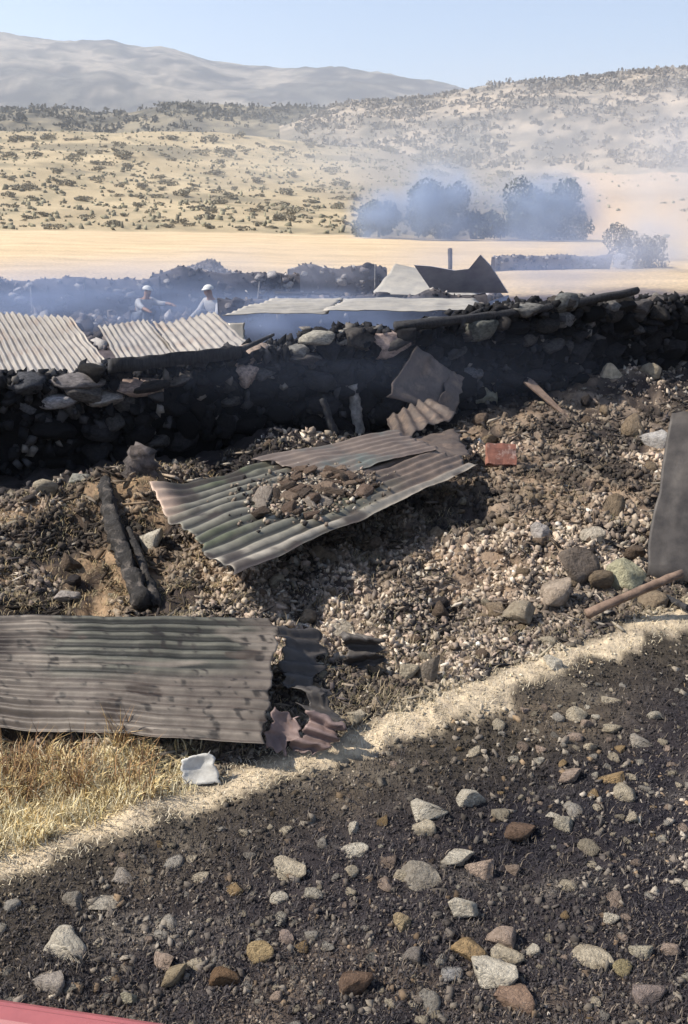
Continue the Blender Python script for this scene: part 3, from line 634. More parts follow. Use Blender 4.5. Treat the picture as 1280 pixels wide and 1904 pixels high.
def wp(u, v, back=0.1):      # a world point on the wall's plane, moved back
    d = ray(u, v); k = ((WA - WN * back) @ WN) / (d[:2] @ WN); return np.array([d[0] * k, d[1] * k, H + d[2] * k])
tag(log('charred_beam', wp(205, 680, -.05), wp(445, 655, .05), .065, .06, M['char'], 1, square=True, sides=8), 'thick black charred beam lying on the left part of the wall', 'beam')
tag(log('charred_beam', wp(445, 652, .1), wp(510, 622, .1), .03, .014, M['char'], 2), 'thin black charred stick rising from the wall top', 'beam')
tag(log('charred_beam', wp(735, 606, .05), wp(1185, 540, .0), .05, .04, M['char'], 3, bend=.012), 'long black pole lying along the right part of the wall', 'beam')
tag(log('charred_beam', wp(760, 640, .1), wp(900, 575, .2), .035, .03, M['char'], 33, bend=.01), 'short black stick slanting under the long black pole', 'beam')
def gz(u, v, dz=0.0):
    p = at_z(u, v, 0); g = float(G(p[0], p[1])) + dz; return at_z(u, v, g)
tag(log('charred_log', gz(196, 900, .17), gz(270, 1122, .08), .052, .06, M['charash'], 4, rough=.5, seg=44, sides=11, bend=.015), 'thick charred log pointing towards the viewer at the left', 'log')
tag(log('charred_log', gz(240, 985, .05), gz(292, 1122, .05), .022, .03, M['charash'], 41, rough=.5, seg=14), 'thin charred log beside the thick one', 'log')
tag(log('burnt_post', gz(668, 806), gz(668, 806) + np.array([-.07, .06, .50]), .065, .05, M['ashwood'], 5, rough=.22), 'ash grey burnt post stump standing in front of the wall', 'post')
tag(log('burnt_post', gz(622, 808), gz(622, 808) + np.array([-.12, .06, .36]), .04, .03, M['char'], 6, rough=.25), 'low black burnt post left of the ash grey stump', 'post')
tag(log('burnt_stump', gz(262, 905, -.05), gz(262, 905) + np.array([0.02, .12, .30]), .15, .10, M['stumpwood'], 7, rough=.4, seg=9, sides=11), 'jagged burnt stump at the top of the thick charred log', 'stump')
b_ = gz(1062, 785, -.03)
PLANK = (b_, np.array([-.40, .5, .34]))
tag(log('wooden_pole', gz(1092, 1142, .04), at_z(1268, 1066, .30), .032, .026, M['brownwood'], 9, bend=.01), 'brown wooden pole lying across the rubble at the right', 'pole')
tag(log('wooden_pole', gz(1225, 1105, .05), at_z(1300, 1140, .08), .022, .02, M['char'], 10), 'short dark pole under the end of the brown one', 'pole')

# ------------------------------------------------------------------ metal sheets
def sheet(name, A, B, Cc, D, ridges, mat, label, amp=0.012, along=44, per=8, dent=0.02, jag=0.01, seed=0, thick=0.0025, holes=0.0, curl=None, cat='metal sheet', sag=0.0, group=None, sheet_tone=None):
    """corners A B across the ridges, D C at the other end; ridges run A->D"""
    A, B, Cc, D = (np.array(q, float) for q in (A, B, Cc, D)); ns = max(int(ridges * per), 12) + 1; na_ = along + 1
    s = np.linspace(0, 1, ns); t = np.linspace(0, 1, na_); SS, TT_ = np.meshgrid(s, t, indexing='ij')
    L = np.linalg.norm(D - A); Wd = np.linalg.norm(B - A)
    e0 = jag / L * fbm(s * 9, s * 0 + 1.3, seed, 3) * 2; e1 = jag / L * fbm(s * 9, s * 0 + 7.9, seed + 3, 3) * 2
    TT2 = TT_ * (1 + e1[:, None] - e0[:, None]) + e0[:, None]
    f0 = jag / Wd * fbm(t * 7, t * 0 + 3.1, seed + 5, 3) * 0.8; SS2 = SS + f0[None] * (SS - .5) * 2
    P = ((1 - SS2) * (1 - TT2))[..., None] * A + (SS2 * (1 - TT2))[..., None] * B + (SS2 * TT2)[..., None] * Cc + ((1 - SS2) * TT2)[..., None] * D
    nrm = np.cross(B - A, D - A); nrm /= np.linalg.norm(nrm)
    if nrm[2] < 0: nrm = -nrm
    fade = 1 - 0.55 * sst(.1, .5, fbm(SS * 2.2 + seed, TT_ * 2.2, seed + 8, 3))
    off = amp * np.sin(2 * math.pi * ridges * SS) * fade * (1 if ridges > 1 else 0) + dent * fbm(SS * 3 * Wd + seed, TT_ * 3 * L, seed + 11, 4) - sag * np.sin(math.pi * TT_) * np.sin(math.pi * SS)
    if curl: off = off + curl(SS, TT_)
    P = P + off[..., None] * nrm
    i, j = np.meshgrid(np.arange(ns - 1), np.arange(na_ - 1), indexing='ij')
    T = np.stack([i * na_ + j, i * na_ + j + 1, (i + 1) * na_ + j + 1, (i + 1) * na_ + j], -1).reshape(-1, 4)
    if holes:
        cs = (SS[:-1, :-1] + .5 / ns).ravel(); ct = (TT_[:-1, :-1] + .5 / na_).ravel()
        T = T[vnoise(cs * 13 * Wd + seed, ct * 13 * L, seed + 21) < 1 - holes]
    c0 = P.reshape(-1, 3).mean(0); me = mesh_np(name, P.reshape(-1, 3) - c0, T, mat, None if sheet_tone is None else sheet_tone(SS, TT_, ridges).reshape(-1, 3), True); o = link(name, me); o.location = c0
    md = o.modifiers.new('thickness', 'SOLIDIFY'); md.thickness = thick; md.offset = 0
    return tag(o, label, cat, group)

def mix3(a, b, t): return np.array(a) + (np.array(b) - np.array(a)) * np.clip(t, 0, 1)[..., None]
def stain_shade_brown(s, t, n):       # ridge shade painted dark in the troughs, with grime; green patch in the upper middle
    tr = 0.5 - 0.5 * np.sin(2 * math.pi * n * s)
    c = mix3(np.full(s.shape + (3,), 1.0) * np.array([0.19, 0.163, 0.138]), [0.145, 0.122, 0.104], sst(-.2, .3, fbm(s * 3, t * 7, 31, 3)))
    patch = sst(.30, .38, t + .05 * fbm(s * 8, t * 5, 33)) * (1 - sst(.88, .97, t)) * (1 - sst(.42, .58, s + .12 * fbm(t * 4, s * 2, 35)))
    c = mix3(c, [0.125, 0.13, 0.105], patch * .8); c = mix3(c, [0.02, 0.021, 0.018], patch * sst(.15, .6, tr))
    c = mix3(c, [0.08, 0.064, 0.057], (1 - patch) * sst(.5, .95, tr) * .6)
    c = mix3(c, [0.05, 0.035, 0.028], sst(.3, .42, fbm(s * 6 + 3, t * 9 + 1, 37, 3)) * .85)
    c = mix3(c, [0.27, 0.235, 0.2], sst(.22, .4, fbm(s * 9 + 3, t * 3 + 1, 39, 4)) * .7)
    c = mix3(c, [0.035, 0.025, 0.022], np.exp(-(((t - .21) / .035) ** 2 + ((s - .3) / .17) ** 2)) * 1.2)
    c = mix3(c, [0.02, 0.016, 0.015], sst(.62, .68, vnoise(s * 14, t * 30, 47)) * sst(.55, .7, vnoise(s * 40, t * 80, 48)) * .9)
    nail = np.exp(-((np.abs(((s * n - .25) % 2) - 0) / .13) ** 2)) * sum(np.exp(-((t - q_) / .006) ** 2) for q_ in (.27, .52, .78, .96)); c = mix3(c, [0.015, 0.011, 0.01], nail * 1.5)
    return c * .72
def tone_green(s, t, n):
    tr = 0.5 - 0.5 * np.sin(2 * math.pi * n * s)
    c = mix3(np.full(s.shape + (3,), 1.0) * np.array([0.25, 0.24, 0.195]), [0.13, 0.145, 0.09], sst(-.2, .3, fbm(s * 3 + 4, t * 4, 41, 3)))
    c = mix3(c, [0.2, 0.155, 0.125], sst(.35, .7, t + .2 * fbm(s * 3, t * 3, 43)))
    c = mix3(c, [0.46, 0.42, 0.35], sst(.72, .9, s + .12 * fbm(t * 6, s, 45)) * (1 - sst(.15, .5, t)) + sst(.9, .96, s) * .7)
    c = mix3(c, [0.03, 0.03, 0.028], sst(.3, .75, tr) * (1 - sst(.3, .6, t)) * .9)  # troughs darker towards the left end
    c = mix3(c, [0.06, 0.045, 0.04], sst(.15, .4, fbm(s * 7 + 3, t * 10 + 1, 49, 4)) * .8)
    c = mix3(c, [0.56, 0.42, 0.33], (1 - sst(.0, .09, t)) * (1 - sst(.2, .45, s)))
    return c * .8
# big rusted sheet, front left
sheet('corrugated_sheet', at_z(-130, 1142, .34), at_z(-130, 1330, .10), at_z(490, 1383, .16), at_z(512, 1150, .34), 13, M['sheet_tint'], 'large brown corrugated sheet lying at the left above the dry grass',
      amp=0.0085, along=150, dent=.016, jag=.03, seed=2, sheet_tone=stain_shade_brown, curl=lambda s, t: -0.05 * sst(.78, 1, s) * (1 - sst(.35, .75, t)))
sheet('corrugated_sheet', at_z(515, 1162, .26), at_z(520, 1280, .12), at_z(598, 1275, .08), at_z(600, 1170, .2), 5, M['sheet_dark'], 'small torn dark corrugated piece at the end of the large brown sheet', amp=.014, along=14, dent=.05, jag=.05, seed=4)
sheet('bent_sheet', at_z(505, 1315, .22), at_z(490, 1385, .10), at_z(535, 1405, .06), at_z(562, 1335, .18), 1, M['sheet_pink'], 'pinkish grey bent scrap of metal under the corner of the large sheet', along=14, dent=.05, jag=.03, seed=5, sag=.03, cat='metal scrap')
sheet('bent_sheet', at_z(585, 1322, .2), at_z(545, 1395, .06), at_z(600, 1405, .05), at_z(640, 1345, .16), 3, M['sheet_pink'], 'folded pale pink scrap of metal beside the straw strip', amp=.02, along=14, dent=.04, jag=.03, seed=6, cat='metal scrap')
sheet('bent_sheet', at_z(560, 1275, .24), at_z(570, 1345, .14), at_z(640, 1385, .08), at_z(610, 1280, .22), 2, M['sheet_dark'], 'dark crumpled scrap of metal above the folded pink one', amp=.03, along=14, dent=.06, jag=.04, seed=7, cat='metal scrap')
sheet('bent_sheet', at_z(632, 1180, .22), at_z(650, 1240, .06), at_z(715, 1235, .08), at_z(700, 1180, .24), 2, M['sheet_dark'], 'dark bent scrap of metal in a hollow of the rubble', amp=.03, along=14, dent=.06, jag=.05, seed=8, cat='metal scrap')
# middle sheets
A2, B2, C2, D2 = at_z(268, 915, .40), at_z(432, 1074, .33), at_z(892, 862, .34), at_z(700, 812, .40)
sheet('corrugated_sheet', A2, B2, C2, D2, 12, M['sheet_tint'], 'long green grey corrugated sheet slanting across the middle of the ruin', amp=.0115, along=100, dent=.03, jag=.05, seed=12, sag=-.02, sheet_tone=tone_green,
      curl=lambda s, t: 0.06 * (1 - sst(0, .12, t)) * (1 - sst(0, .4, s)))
m2 = lambda a, b: (A2 * (1 - a) * (1 - b) + B2 * a * (1 - b) + C2 * a * b + D2 * (1 - a) * b)
up = np.array([0, 0, .035])
sheet('corrugated_sheet', at_z(470, 852, .43), m2(.5, .55) + up, m2(.62, 1.0) + up, at_z(735, 800, .45), 7, M['sheet_brown'], 'smooth brown sheet overlapping the back of the long green grey one', amp=.008, along=40, dent=.035, jag=.04, seed=14)
# bent sheets against the wall
q = lambda u, v, b: wp(u, v, -b)
sheet('bent_sheet', q(772, 645, .10), q(722, 738, .40), q(812, 768, .45), q(835, 690, .14), 1, M['sheet_purple'], 'purplish brown bent sheet leaning against the dark wall', along=20, dent=.08, jag=.03, seed=15, sag=.05)
sheet('bent_sheet', q(832, 684, .16), q(808, 772, .46), q(838, 785, .44), q(866, 700, .16), 1, M['sheet_purple'], 'narrow folded flap right of the purplish brown sheet', along=16, dent=.07, jag=.03, seed=16)
sheet('corrugated_sheet', q(800, 738, .5), at_z(722, 775, .30), at_z(728, 835, .25), at_z(850, 775, .30), 5, M['sheet_purple'], 'short rust brown corrugated piece under the purplish sheet', amp=.02, along=20, dent=.06, jag=.04, seed=17)
sheet('bent_sheet', at_z(770, 815, .24), at_z(800, 855, .2), at_z(880, 850, .2), at_z(845, 795, .26), 1, M['sheet_purple'], 'flat brown scrap of sheet at the right end of the long one', along=16, dent=.05, jag=.05, seed=18, cat='metal scrap')
# leaning sheet on the right edge
pA, pB = gz(1200, 1068, .02), gz(1330, 1095, .02)
sheet('flat_sheet', at_y(1245, 768, pA[1] + .55), pA, pB, at_y(1400, 760, pB[1] + .55), 1, M['sheet_dark'], 'flat grey brown sheet standing at the right edge', along=24, dent=.04, jag=.02, seed=19)

# rust red tin and white block
def tin(name, c, sx, sy, sz, rot, mat, label, cat, seed=0, rough=.03):
    bm = bmesh.new(); bmesh.ops.create_cube(bm, size=1); bmesh.ops.subdivide_edges(bm, edges=bm.edges[:], cuts=3, use_grid_fill=True)
    r = np.random.default_rng(seed)
    for v in bm.verts: v.co = Vector((v.co.x * sx, v.co.y * sy, v.co.z * sz)) + Vector(r.normal(size=3) * rough * min(sx, sz))
    bmesh.ops.bevel(bm, geom=[e for e in bm.edges if e.calc_face_angle(0) > 1.0], offset=min(sx, sy, sz) * .06, segments=2, affect='EDGES')
    me = bpy.data.meshes.new(name); bm.to_mesh(me); bm.free(); me.materials.append(mat); o = link(name, me); o.location = c; o.rotation_euler = rot
    return tag(o, label, cat)
p = gz(935, 855, .10); tin('square_tin', p + np.array([0, .1, .02]), .27, .07, .20, (-.55, .08, .1), M['red_tin'], 'faded red square tin lying tilted on the rubble', 'tin', 3, .018)
p = gz(374, 1462)
sheet('white_scrap', at_y(336, 1412, p[1] + .05), at_y(341, 1460, p[1]), at_y(411, 1456, p[1] + .01), at_y(394, 1397, p[1] + .07), 1, M['white_block'], 'crumpled white painted scrap of metal below the large brown sheet', along=14, dent=.022, jag=.012, seed=39, sag=.02, thick=.006, cat='metal scrap')

# broken mud bricks heaped on the long sheet
BR = []
for k in range(5):
    V, T = rock_verts(800 + k, 3, 4, .025, boxy=1.3); BR.append(mesh_np('brick', V, T, M['stone']))
for k in range(46):
    a, b = rng.normal(.56, .14), rng.normal(.42, .11)
    if not (0.1 < a < .93 and .12 < b < .8): continue
    c = m2(a, b) + np.array([0, 0, .035]); sx = rng.uniform(.03, .075)
    col = np.array([(0.2, 0.145, 0.115), (0.13, 0.1, 0.082), (0.3, 0.225, 0.175), (0.44, 0.38, 0.33)][rng.choice(4, p=[.4, .3, .2, .1])]) * rng.uniform(.8, 1.1)
    o = place_rock('brick_fragment', BR[rng.integers(5)], c, (sx * 1.35, sx * .75, sx * .45), (rng.uniform(-.5, .5), rng.uniform(-.5, .5), rng.uniform(0, 6.28)), col)
    tag(o, f'{"larger" if sx > .052 else "smaller"} {"pale" if col[0] > .34 else "tan" if col[0] > .23 else "brown"} broken brick at the {"back" if a < .45 else "front" if a > .65 else "middle"} {"left" if b < .38 else "right" if b > .48 else "centre"} of the heap on the long sheet', 'brick', 'bricks heaped on the long sheet')
r = np.random.default_rng(41); n = 1300; a = np.clip(r.normal(.56, .13, n), .05, .95); b = np.clip(r.normal(.42, .10, n), .05, .97)
P = np.stack([m2(x, y) for x, y in zip(a, b)]) + np.array([0, 0, .025])
V, T, c = chips(P, r.uniform(.004, .017, n), np.ones((n, 3)), pick(RUB, n, r, .3, .85), r)
tag(link('brick_crumbs', mesh_np('brick_crumbs', V, T, M['chips'], c)), 'crumbled brick scattered over the long sheet', 'rubble', kind='stuff')

# ------------------------------------------------------------------ behind the wall: fallen roofs
sheet('roof_sheet', at_z(-60, 578, 1.12), at_z(132, 588, 1.12), wp(222, 702, .45), wp(10, 728, .45), 16, M['sheet_pale'], 'pale corrugated roof sheet fallen behind the wall at the far left', amp=.017, along=40, dent=.03, jag=.04, seed=22, cat='roof sheet')
sheet('roof_sheet', at_z(182, 607, 1.0), at_z(275, 595, 1.02), wp(345, 680, .55), wp(232, 695, .55), 9, M['sheet_pale'], 'pale corrugated roof sheet, middle of the three behind the wall', amp=.017, along=36, dent=.03, jag=.03, seed=23, cat='roof sheet')
sheet('roof_sheet', at_z(285, 603, 1.03), at_z(398, 580, 1.08), wp(468, 642, .6), wp(350, 684, .5), 9, M['sheet_pale'], 'pale corrugated roof sheet, rightmost of the three behind the wall', amp=.017, along=36, dent=.03, jag=.03, seed=24, cat='roof sheet')
sheet('flat_sheet', at_y(425, 602, 12.4), at_y(425, 636, 12.3), at_y(455, 634, 12.3), at_y(455, 600, 12.4), 1, M['sheet_white'], 'small white square of metal at the corner of the rightmost roof sheet', along=8, dent=.02, seed=25, thick=.01)
# sheets lying on the second ruin
Z2 = .98
sheet('flat_sheet', at_z(505, 556, Z2), at_z(415, 583, .93), at_z(610, 580, .9), at_z(640, 556, Z2), 9, M['sheet_white'], 'pale flat roof sheet over the blue shaded room, left end', amp=.01, along=20, dent=.04, seed=26, cat='roof sheet')
sheet('flat_sheet', at_z(640, 555, Z2), at_z(600, 577, .95), at_z(905, 577, .92), at_z(880, 553, .98), 9, M['sheet_white'], 'pale flat roof sheet over the blue shaded room, right end', amp=.01, along=24, dent=.04, seed=27, cat='roof sheet')
sheet('flat_sheet', at_y(735, 492, 17.5), at_y(690, 550, 16.2), at_y(905, 553, 16.0), at_y(790, 500, 17.5), 1, M['sheet_white'], 'bright slanting roof sheet left of the grey pointed one', along=20, dent=.05, seed=28, cat='roof sheet')
tag(log('charred_beam', at_y(512, 546, 15.5), at_y(780, 552, 15.5), .035, .03, M['char'], 61), 'thin dark beam along the pale flat roof sheets', 'beam')

def solid_poly(name, pts, nrm_off, mat, label, cat):
    """a bent plate with an outline of its own: pts 3D, extruded by nrm_off"""
    bm = bmesh.new(); v0 = [bm.verts.new(p) for p in pts]; f = bm.faces.new(v0)
    e = bmesh.ops.extrude_face_region(bm, geom=[f]); bmesh.ops.translate(bm, verts=[g for g in e['geom'] if isinstance(g, bmesh.types.BMVert)], vec=nrm_off)
    bmesh.ops.recalc_face_normals(bm, faces=bm.faces[:]); me = bpy.data.meshes.new(name); bm.to_mesh(me); bm.free(); me.materials.append(mat)
    return tag(link(name, me), label, cat)
b_, d_ = PLANK; w_ = np.array([.075, .06, 0])
solid_poly('wooden_plank', [b_ - w_ * .12, b_ + w_ * .3, b_ + d_ + w_ * .95, b_ + d_ * 1.04 + w_ * .4, b_ + d_ * .98 - w_ * .1, b_ + d_ - w_ * .75], (0.0, -.018, .018), M['brownwood'], 'tapering brown plank leaning back beside the wall at the right', 'plank')
yb, yt = 15.6, 15.0
yy = lambda v: yb + (545 - v) / 70 * (yt - yb)
solid_poly('gable_sheet', [at_y(u, v, yy(v)) for u, v in ((805, 544), (770, 493), (800, 495), (845, 503), (872, 500), (893, 474), (912, 494), (945, 545))], (0.02, .05, .0), M['sheet_blue'],
           'grey pointed metal sheet tipped up behind the wall', 'roof sheet')
sheet('flat_sheet', at_y(905, 562, 15.2), at_y(895, 580, 15.0), at_y(960, 575, 15.0), at_y(945, 548, 15.4), 1, M['sheet_blue'], 'small dark metal flap at the foot of the grey pointed sheet', along=8, dent=.03, seed=30, cat='metal scrap')
# second ruin: low burnt walls, built of stones
def low_wall(name, p0, p1, h, thk, label, mat, stones, seed, cols):
    r = np.random.default_rng(seed); p0 = np.array(p0[:2]); p1 = np.array(p1[:2]); d = p1 - p0; L = np.linalg.norm(d); d /= L; nn = np.array([d[1], -d[0]])
    root = link(name, None); zb = float(G(*((p0 + p1) / 2))) - .1; root.location = (p0[0], p0[1], zb); tag(root, label, 'wall', 'low walls of the second ruin')
    k = 40; ts = np.linspace(0, L, k); V = []
    pr = [(0, 0), (.02, .6), (.06, .97), (thk * .5, 1.0), (thk * .9, .95), (thk, 0)]
    for a, (dd, q) in enumerate(pr):
        for t in ts:
            hh = (h + .1) * (1 + .16 * float(fbm(t * 1.7, seed, seed, 3))); V.append([*(d * t - nn * (dd + .03 * float(fbm(t * 5, a * 2.3, seed + 2, 2)))), hh * q])
    i, j = np.meshgrid(np.arange(len(pr) - 1), np.arange(k - 1), indexing='ij')
    T = np.stack([i * k + j, i * k + j + 1, (i + 1) * k + j + 1, (i + 1) * k + j], -1).reshape(-1, 4)
    link('wall_core', mesh_np('wall_core', np.array(V), T, mat), root)
    for _ in range(stones):
        t = r.uniform(.1, L - .1); zz = (h + .1) * (1 + .16 * float(fbm(t * 1.7, seed, seed, 3))) * r.uniform(.15, .98); w = r.uniform(.12, .3)
        place_rock('wall_stone', ROCKW[r.integers(12)], [*(d * t - nn * r.uniform(-.02, .1)), zz], (w * .5, .12, w * .32), (r.uniform(-.2, .2), r.uniform(-.2, .2), math.atan2(d[1], d[0])), np.array(cols[r.integers(len(cols))]) * r.uniform(.5, 1.2), root)
    n = int(L * 60); t = r.uniform(0, L, n); zz = (h + .1) * (1 + .16 * fbm(t * 1.7, t * 0 + seed, seed, 3)) * np.where(r.random(n) < .5, r.uniform(.9, 1.0, n), r.random(n)); dd = np.where(zz > (h + .1) * .8, r.uniform(.04, thk * .85, n), r.uniform(-.03, .06, n))
    V, T, c = chips(np.stack([d[0] * t - nn[0] * dd, d[1] * t - nn[1] * dd, zz], -1), r.uniform(.015, .045, n), np.stack([r.uniform(.8, 1.8, n), r.uniform(.5, 1, n), r.uniform(.4, .9, n)], -1), pick([((0.05, 0.046, 0.05), 4), ((0.2, 0.17, 0.16), 2), ((0.5, 0.46, 0.43), 1)], n, r), r)
    link('wall_rubble', mesh_np('wall_rubble', V, T, M['chips'], c), root)['kind'] = 'stuff'
    return root
SB = material('smoke_stained_wall', (0.10, 0.09, 0.095), (0.045, 0.042, 0.05), 5, .95, .6, 20)
CB = [(0.06, 0.055, 0.06), (0.16, 0.145, 0.145), (0.4, 0.37, 0.35)]
low_wall('ruin_wall', at_y(-120, 600, 18.0), at_y(300, 600, 18.4), .72, .5, 'low burnt wall behind the roof sheets at the left', SB, 46, 3, CB)
low_wall('ruin_wall', at_y(290, 600, 19.0), at_y(560, 600, 19.6), .85, .5, 'low burnt wall behind the crouching people in the middle', SB, 36, 4, CB)
low_wall('ruin_wall', at_y(410, 640, 14.3), at_y(905, 620, 15.1), .88, .4, 'dark wall face standing in for the shaded room under the pale flat roof sheets', SB, 30, 5, CB[:2])  # dark face put in for the room's shaded interior
low_wall('ruin_wall', at_y(540, 560, 21.2), at_y(720, 560, 21.6), .75, .5, 'low grey wall left of the grey pointed sheet', SB, 26, 6, CB)
low_wall('ruin_wall', at_y(920, 500, 38.0), at_y(1135, 500, 39.0), .55, .5, 'low grey wall right of the grey pointed sheet', material('pale_smoky_wall', (0.24, 0.215, 0.21), (0.13, 0.115, 0.12), 2, .95, .6, 10), 40, 7, CB)  # wall colour lightened to carry the thin smoke in front of it

# ash-white odds and ends
sheet('bent_sheet', at_y(1146, 472, 36.5), at_y(1138, 498, 36.3), at_y(1160, 499, 36.3), at_y(1162, 472, 36.5), 1, M['ash'], 'white bent scrap in front of the smoky bush at the right', along=8, dent=.1, jag=.1, seed=37, cat='metal scrap')
sheet('bent_sheet', at_y(1164, 484, 36.4), at_y(1160, 500, 36.3), at_y(1180, 500, 36.3), at_y(1177, 483, 36.5), 1, M['ash'], 'small white scrap right of the white bent one', along=8, dent=.08, jag=.1, seed=38, cat='metal scrap')
for k, (u, v, h_, y_, lab) in enumerate(((62, 545, 24, 17.6, 'thin burnt stick above the leftmost roof sheet'), (158, 530, 26, 18.0, 'thin burnt stick on the low wall at the left'), (478, 535, 30, 18.8, 'thin burnt stick right of the crouching people'), (528, 520, 24, 19.2, 'thin burnt stick at the left end of the low grey wall'),
        (698, 500, 22, 21.0, 'thin burnt stick left of the bright slanting sheet'), (1012, 505, 34, 37.0, 'thin stick in front of the low grey wall at the right'), (1052, 505, 30, 37.2, 'second thin stick in front of the low grey wall at the right'))):
    tag(log('burnt_stick', at_y(u, v + 40, y_), at_y(u + (k % 3 - 1) * 5, v - h_ * .4, y_), .022, .014, M['char'] if k % 2 else M['ashwood'], 170 + k, seg=5, sides=6), lab, 'stick')
r = np.random.default_rng(77); n = 2600; u = r.uniform(-60, 940, n); yv = r.uniform(14.5, 23, n); x = (u - 640) / F * (yv * CP + H * SP)
V, T, c = chips(np.column_stack([x, yv, G(x, yv) + .04]), r.uniform(.02, .1, n), np.stack([r.uniform(.8, 2.6, n), r.uniform(.5, 1, n), r.uniform(.5, 1.6, n)], -1), pick([((0.06, 0.055, 0.06), 4), ((0.18, 0.155, 0.15), 2), ((0.45, 0.42, 0.4), 1)], n, r), r)
tag(link('ruin_debris', mesh_np('ruin_debris', V, T, M['chips'], c)), 'burnt debris littering the ground of the second ruin', 'debris', kind='stuff')
tag(log('field_post', at_y(838, 505, 24.5), at_y(838, 462, 24.5), .05, .06, M['bark'], 70, seg=6), 'lone dark post standing in the pale field', 'post')

# ------------------------------------------------------------------ two people crouching in the smoke
M['cloth_white'] = material('pale_work_shirt', (0.46, 0.45, 0.45), (0.34, 0.34, 0.35), 12, .9, .3, 40)
M['cloth_blue'] = material('grey_blue_trousers', (0.16, 0.18, 0.23), (0.11, 0.125, 0.16), 12, .9, .3, 40)
M['skin'] = material('sunburnt_skin', (0.34, 0.2, 0.14), (0.28, 0.16, 0.11), 10, .6, .05, 60)
M['cap_white'] = material('white_cap', (0.66, 0.65, 0.62), (0.55, 0.54, 0.52), 12, .9, .2, 60)
def skin_mesh(name, pts, edges, mat, parent, root_i=0, sub=2):
    me = bpy.data.meshes.new(name); me.from_pydata([p[:3] for p in pts], edges, []); me.materials.append(mat); o = link(name, me, parent)
    md = o.modifiers.new('skin', 'SKIN'); md.use_smooth_shade = True
    sv = me.skin_vertices[0].data if me.skin_vertices else None
    if sv is None:
        bpy.context.view_layer.objects.active = o; o.select_set(True); bpy.ops.mesh.customdata_skin_add(); sv = me.skin_vertices[0].data
    for k, p in enumerate(pts): sv[k].radius = (p[3], p[3] * (p[4] if len(p) > 4 else 1)); sv[k].use_root = (k == root_i)
    ss = o.modifiers.new('smooth', 'SUBSURF'); ss.levels = sub; ss.render_levels = sub
    return o
def person(label, u, y, top, face, reach):
    g = at_y(u, 611, y); root = link('person', None); root.location = (g[0], g[1], float(G(g[0], g[1]))); root.rotation_euler.z = face; tag(root, label, 'person')
    k = top / .86        # squatting height; the figure faces local -Y
    # pelvis, spine, neck, head | legs | arms with hands
    B = [(0, .12, .24, .11), (0, .06, .38, .115), (0, -.02, .52, .12), (0, -.06, .60, .07), (0, -.085, .66, .045), (0, -.10, .72, .078), (0, -.105, .79, .072), (0, -.17, .715, .03)]
    E = [(0, 1), (1, 2), (2, 3), (3, 4), (4, 5), (5, 6), (5, 7)]
    for sx in (-1, 1):
        i = len(B); B += [(sx * .10, .10, .25, .085), (sx * .16, -.22, .42, .065), (sx * .14, -.10, .08, .045), (sx * .145, -.16, .03, .035), (sx * .15, -.26, .025, .028)]; E += [(0, i), (i, i + 1), (i + 1, i + 2), (i + 2, i + 3), (i + 3, i + 4)]
        i = len(B); hx, hy, hz = reach[0 if sx < 0 else 1]
        B += [(sx * .17, -.03, .56, .055), (sx * .24, -.12, .40 + .1 * (hz > .4), .042), (hx, hy, hz, .03), (hx, hy - .05, hz - .015, .034), (hx - sx * .04, hy - .05, hz + .0, .012)]; E += [(2, i), (i, i + 1), (i + 1, i + 2), (i + 2, i + 3), (i + 2, i + 4)]
        j = i + 3
        for f in range(4): m = len(B); B += [(hx + (f - 1.5) * .02, hy - .09 - .008 * (f in (1, 2)), hz - .02, .0095), (hx + (f - 1.5) * .021, hy - .12 - .01 * (f in (1, 2)), hz - .04, .008)]; E += [(j, m), (m, m + 1)]
    sc = lambda L: [(a[0] * k, a[1] * k, a[2] * k, a[3] * k) for a in L]
    skin_mesh('body', sc(B), E, M['skin'], root)
    SH = [(0, .10, .30, .135), (0, .05, .40, .14), (0, -.02, .52, .145), (0, -.055, .585, .085)]; SE = [(0, 1), (1, 2), (2, 3)]
    for sx in (-1, 1):
        i = len(SH); hx, hy, hz = reach[0 if sx < 0 else 1]; el = (sx * .24, -.12, .40 + .1 * (hz > .4)); SH += [(sx * .17, -.03, .56, .072), (*el, .058), (el[0] * .3 + hx * .7, el[1] * .3 + hy * .7, el[2] * .3 + hz * .7, .046)]; SE += [(2, i), (i, i + 1), (i + 1, i + 2)]
    skin_mesh('shirt', sc(SH), SE, M['cloth_white'], root)
    TR = [(0, .12, .25, .135)]; TE = []
    for sx in (-1, 1): i = len(TR); TR += [(sx * .10, .10, .25, .105), (sx * .16, -.22, .42, .082), (sx * .14, -.11, .11, .06)]; TE += [(0, i), (i, i + 1), (i + 1, i + 2)]
    skin_mesh('trousers', sc(TR), TE, M['cloth_blue'], root)
    V, T = ICO[3]; V = V.copy(); brim = (V[:, 2] < .12) & (V[:, 1] < -.2); V[:, 2] = np.where(V[:, 2] < 0, V[:, 2] * .12, V[:, 2] * .8); V[brim, 1] *= 1.55; V[brim, 2] *= .3
    cp = link('cap', mesh_np('cap', V * .09 * k, T, M['cap_white'], None, True), root); cp.location = (0, -.105 * k, .785 * k); cp.rotation_euler.x = .12
person('person in a pale shirt and white cap crouching in the smoke, left of the other', 272, 16.6, .82, 1.0, ((-.30, -.34, .44), (.28, -.42, .50)))
person('person in a pale shirt and white cap crouching by the flat roof sheets', 400, 16.2, .90, -.7, ((-.24, -.44, .22), (.26, -.44, .20)))

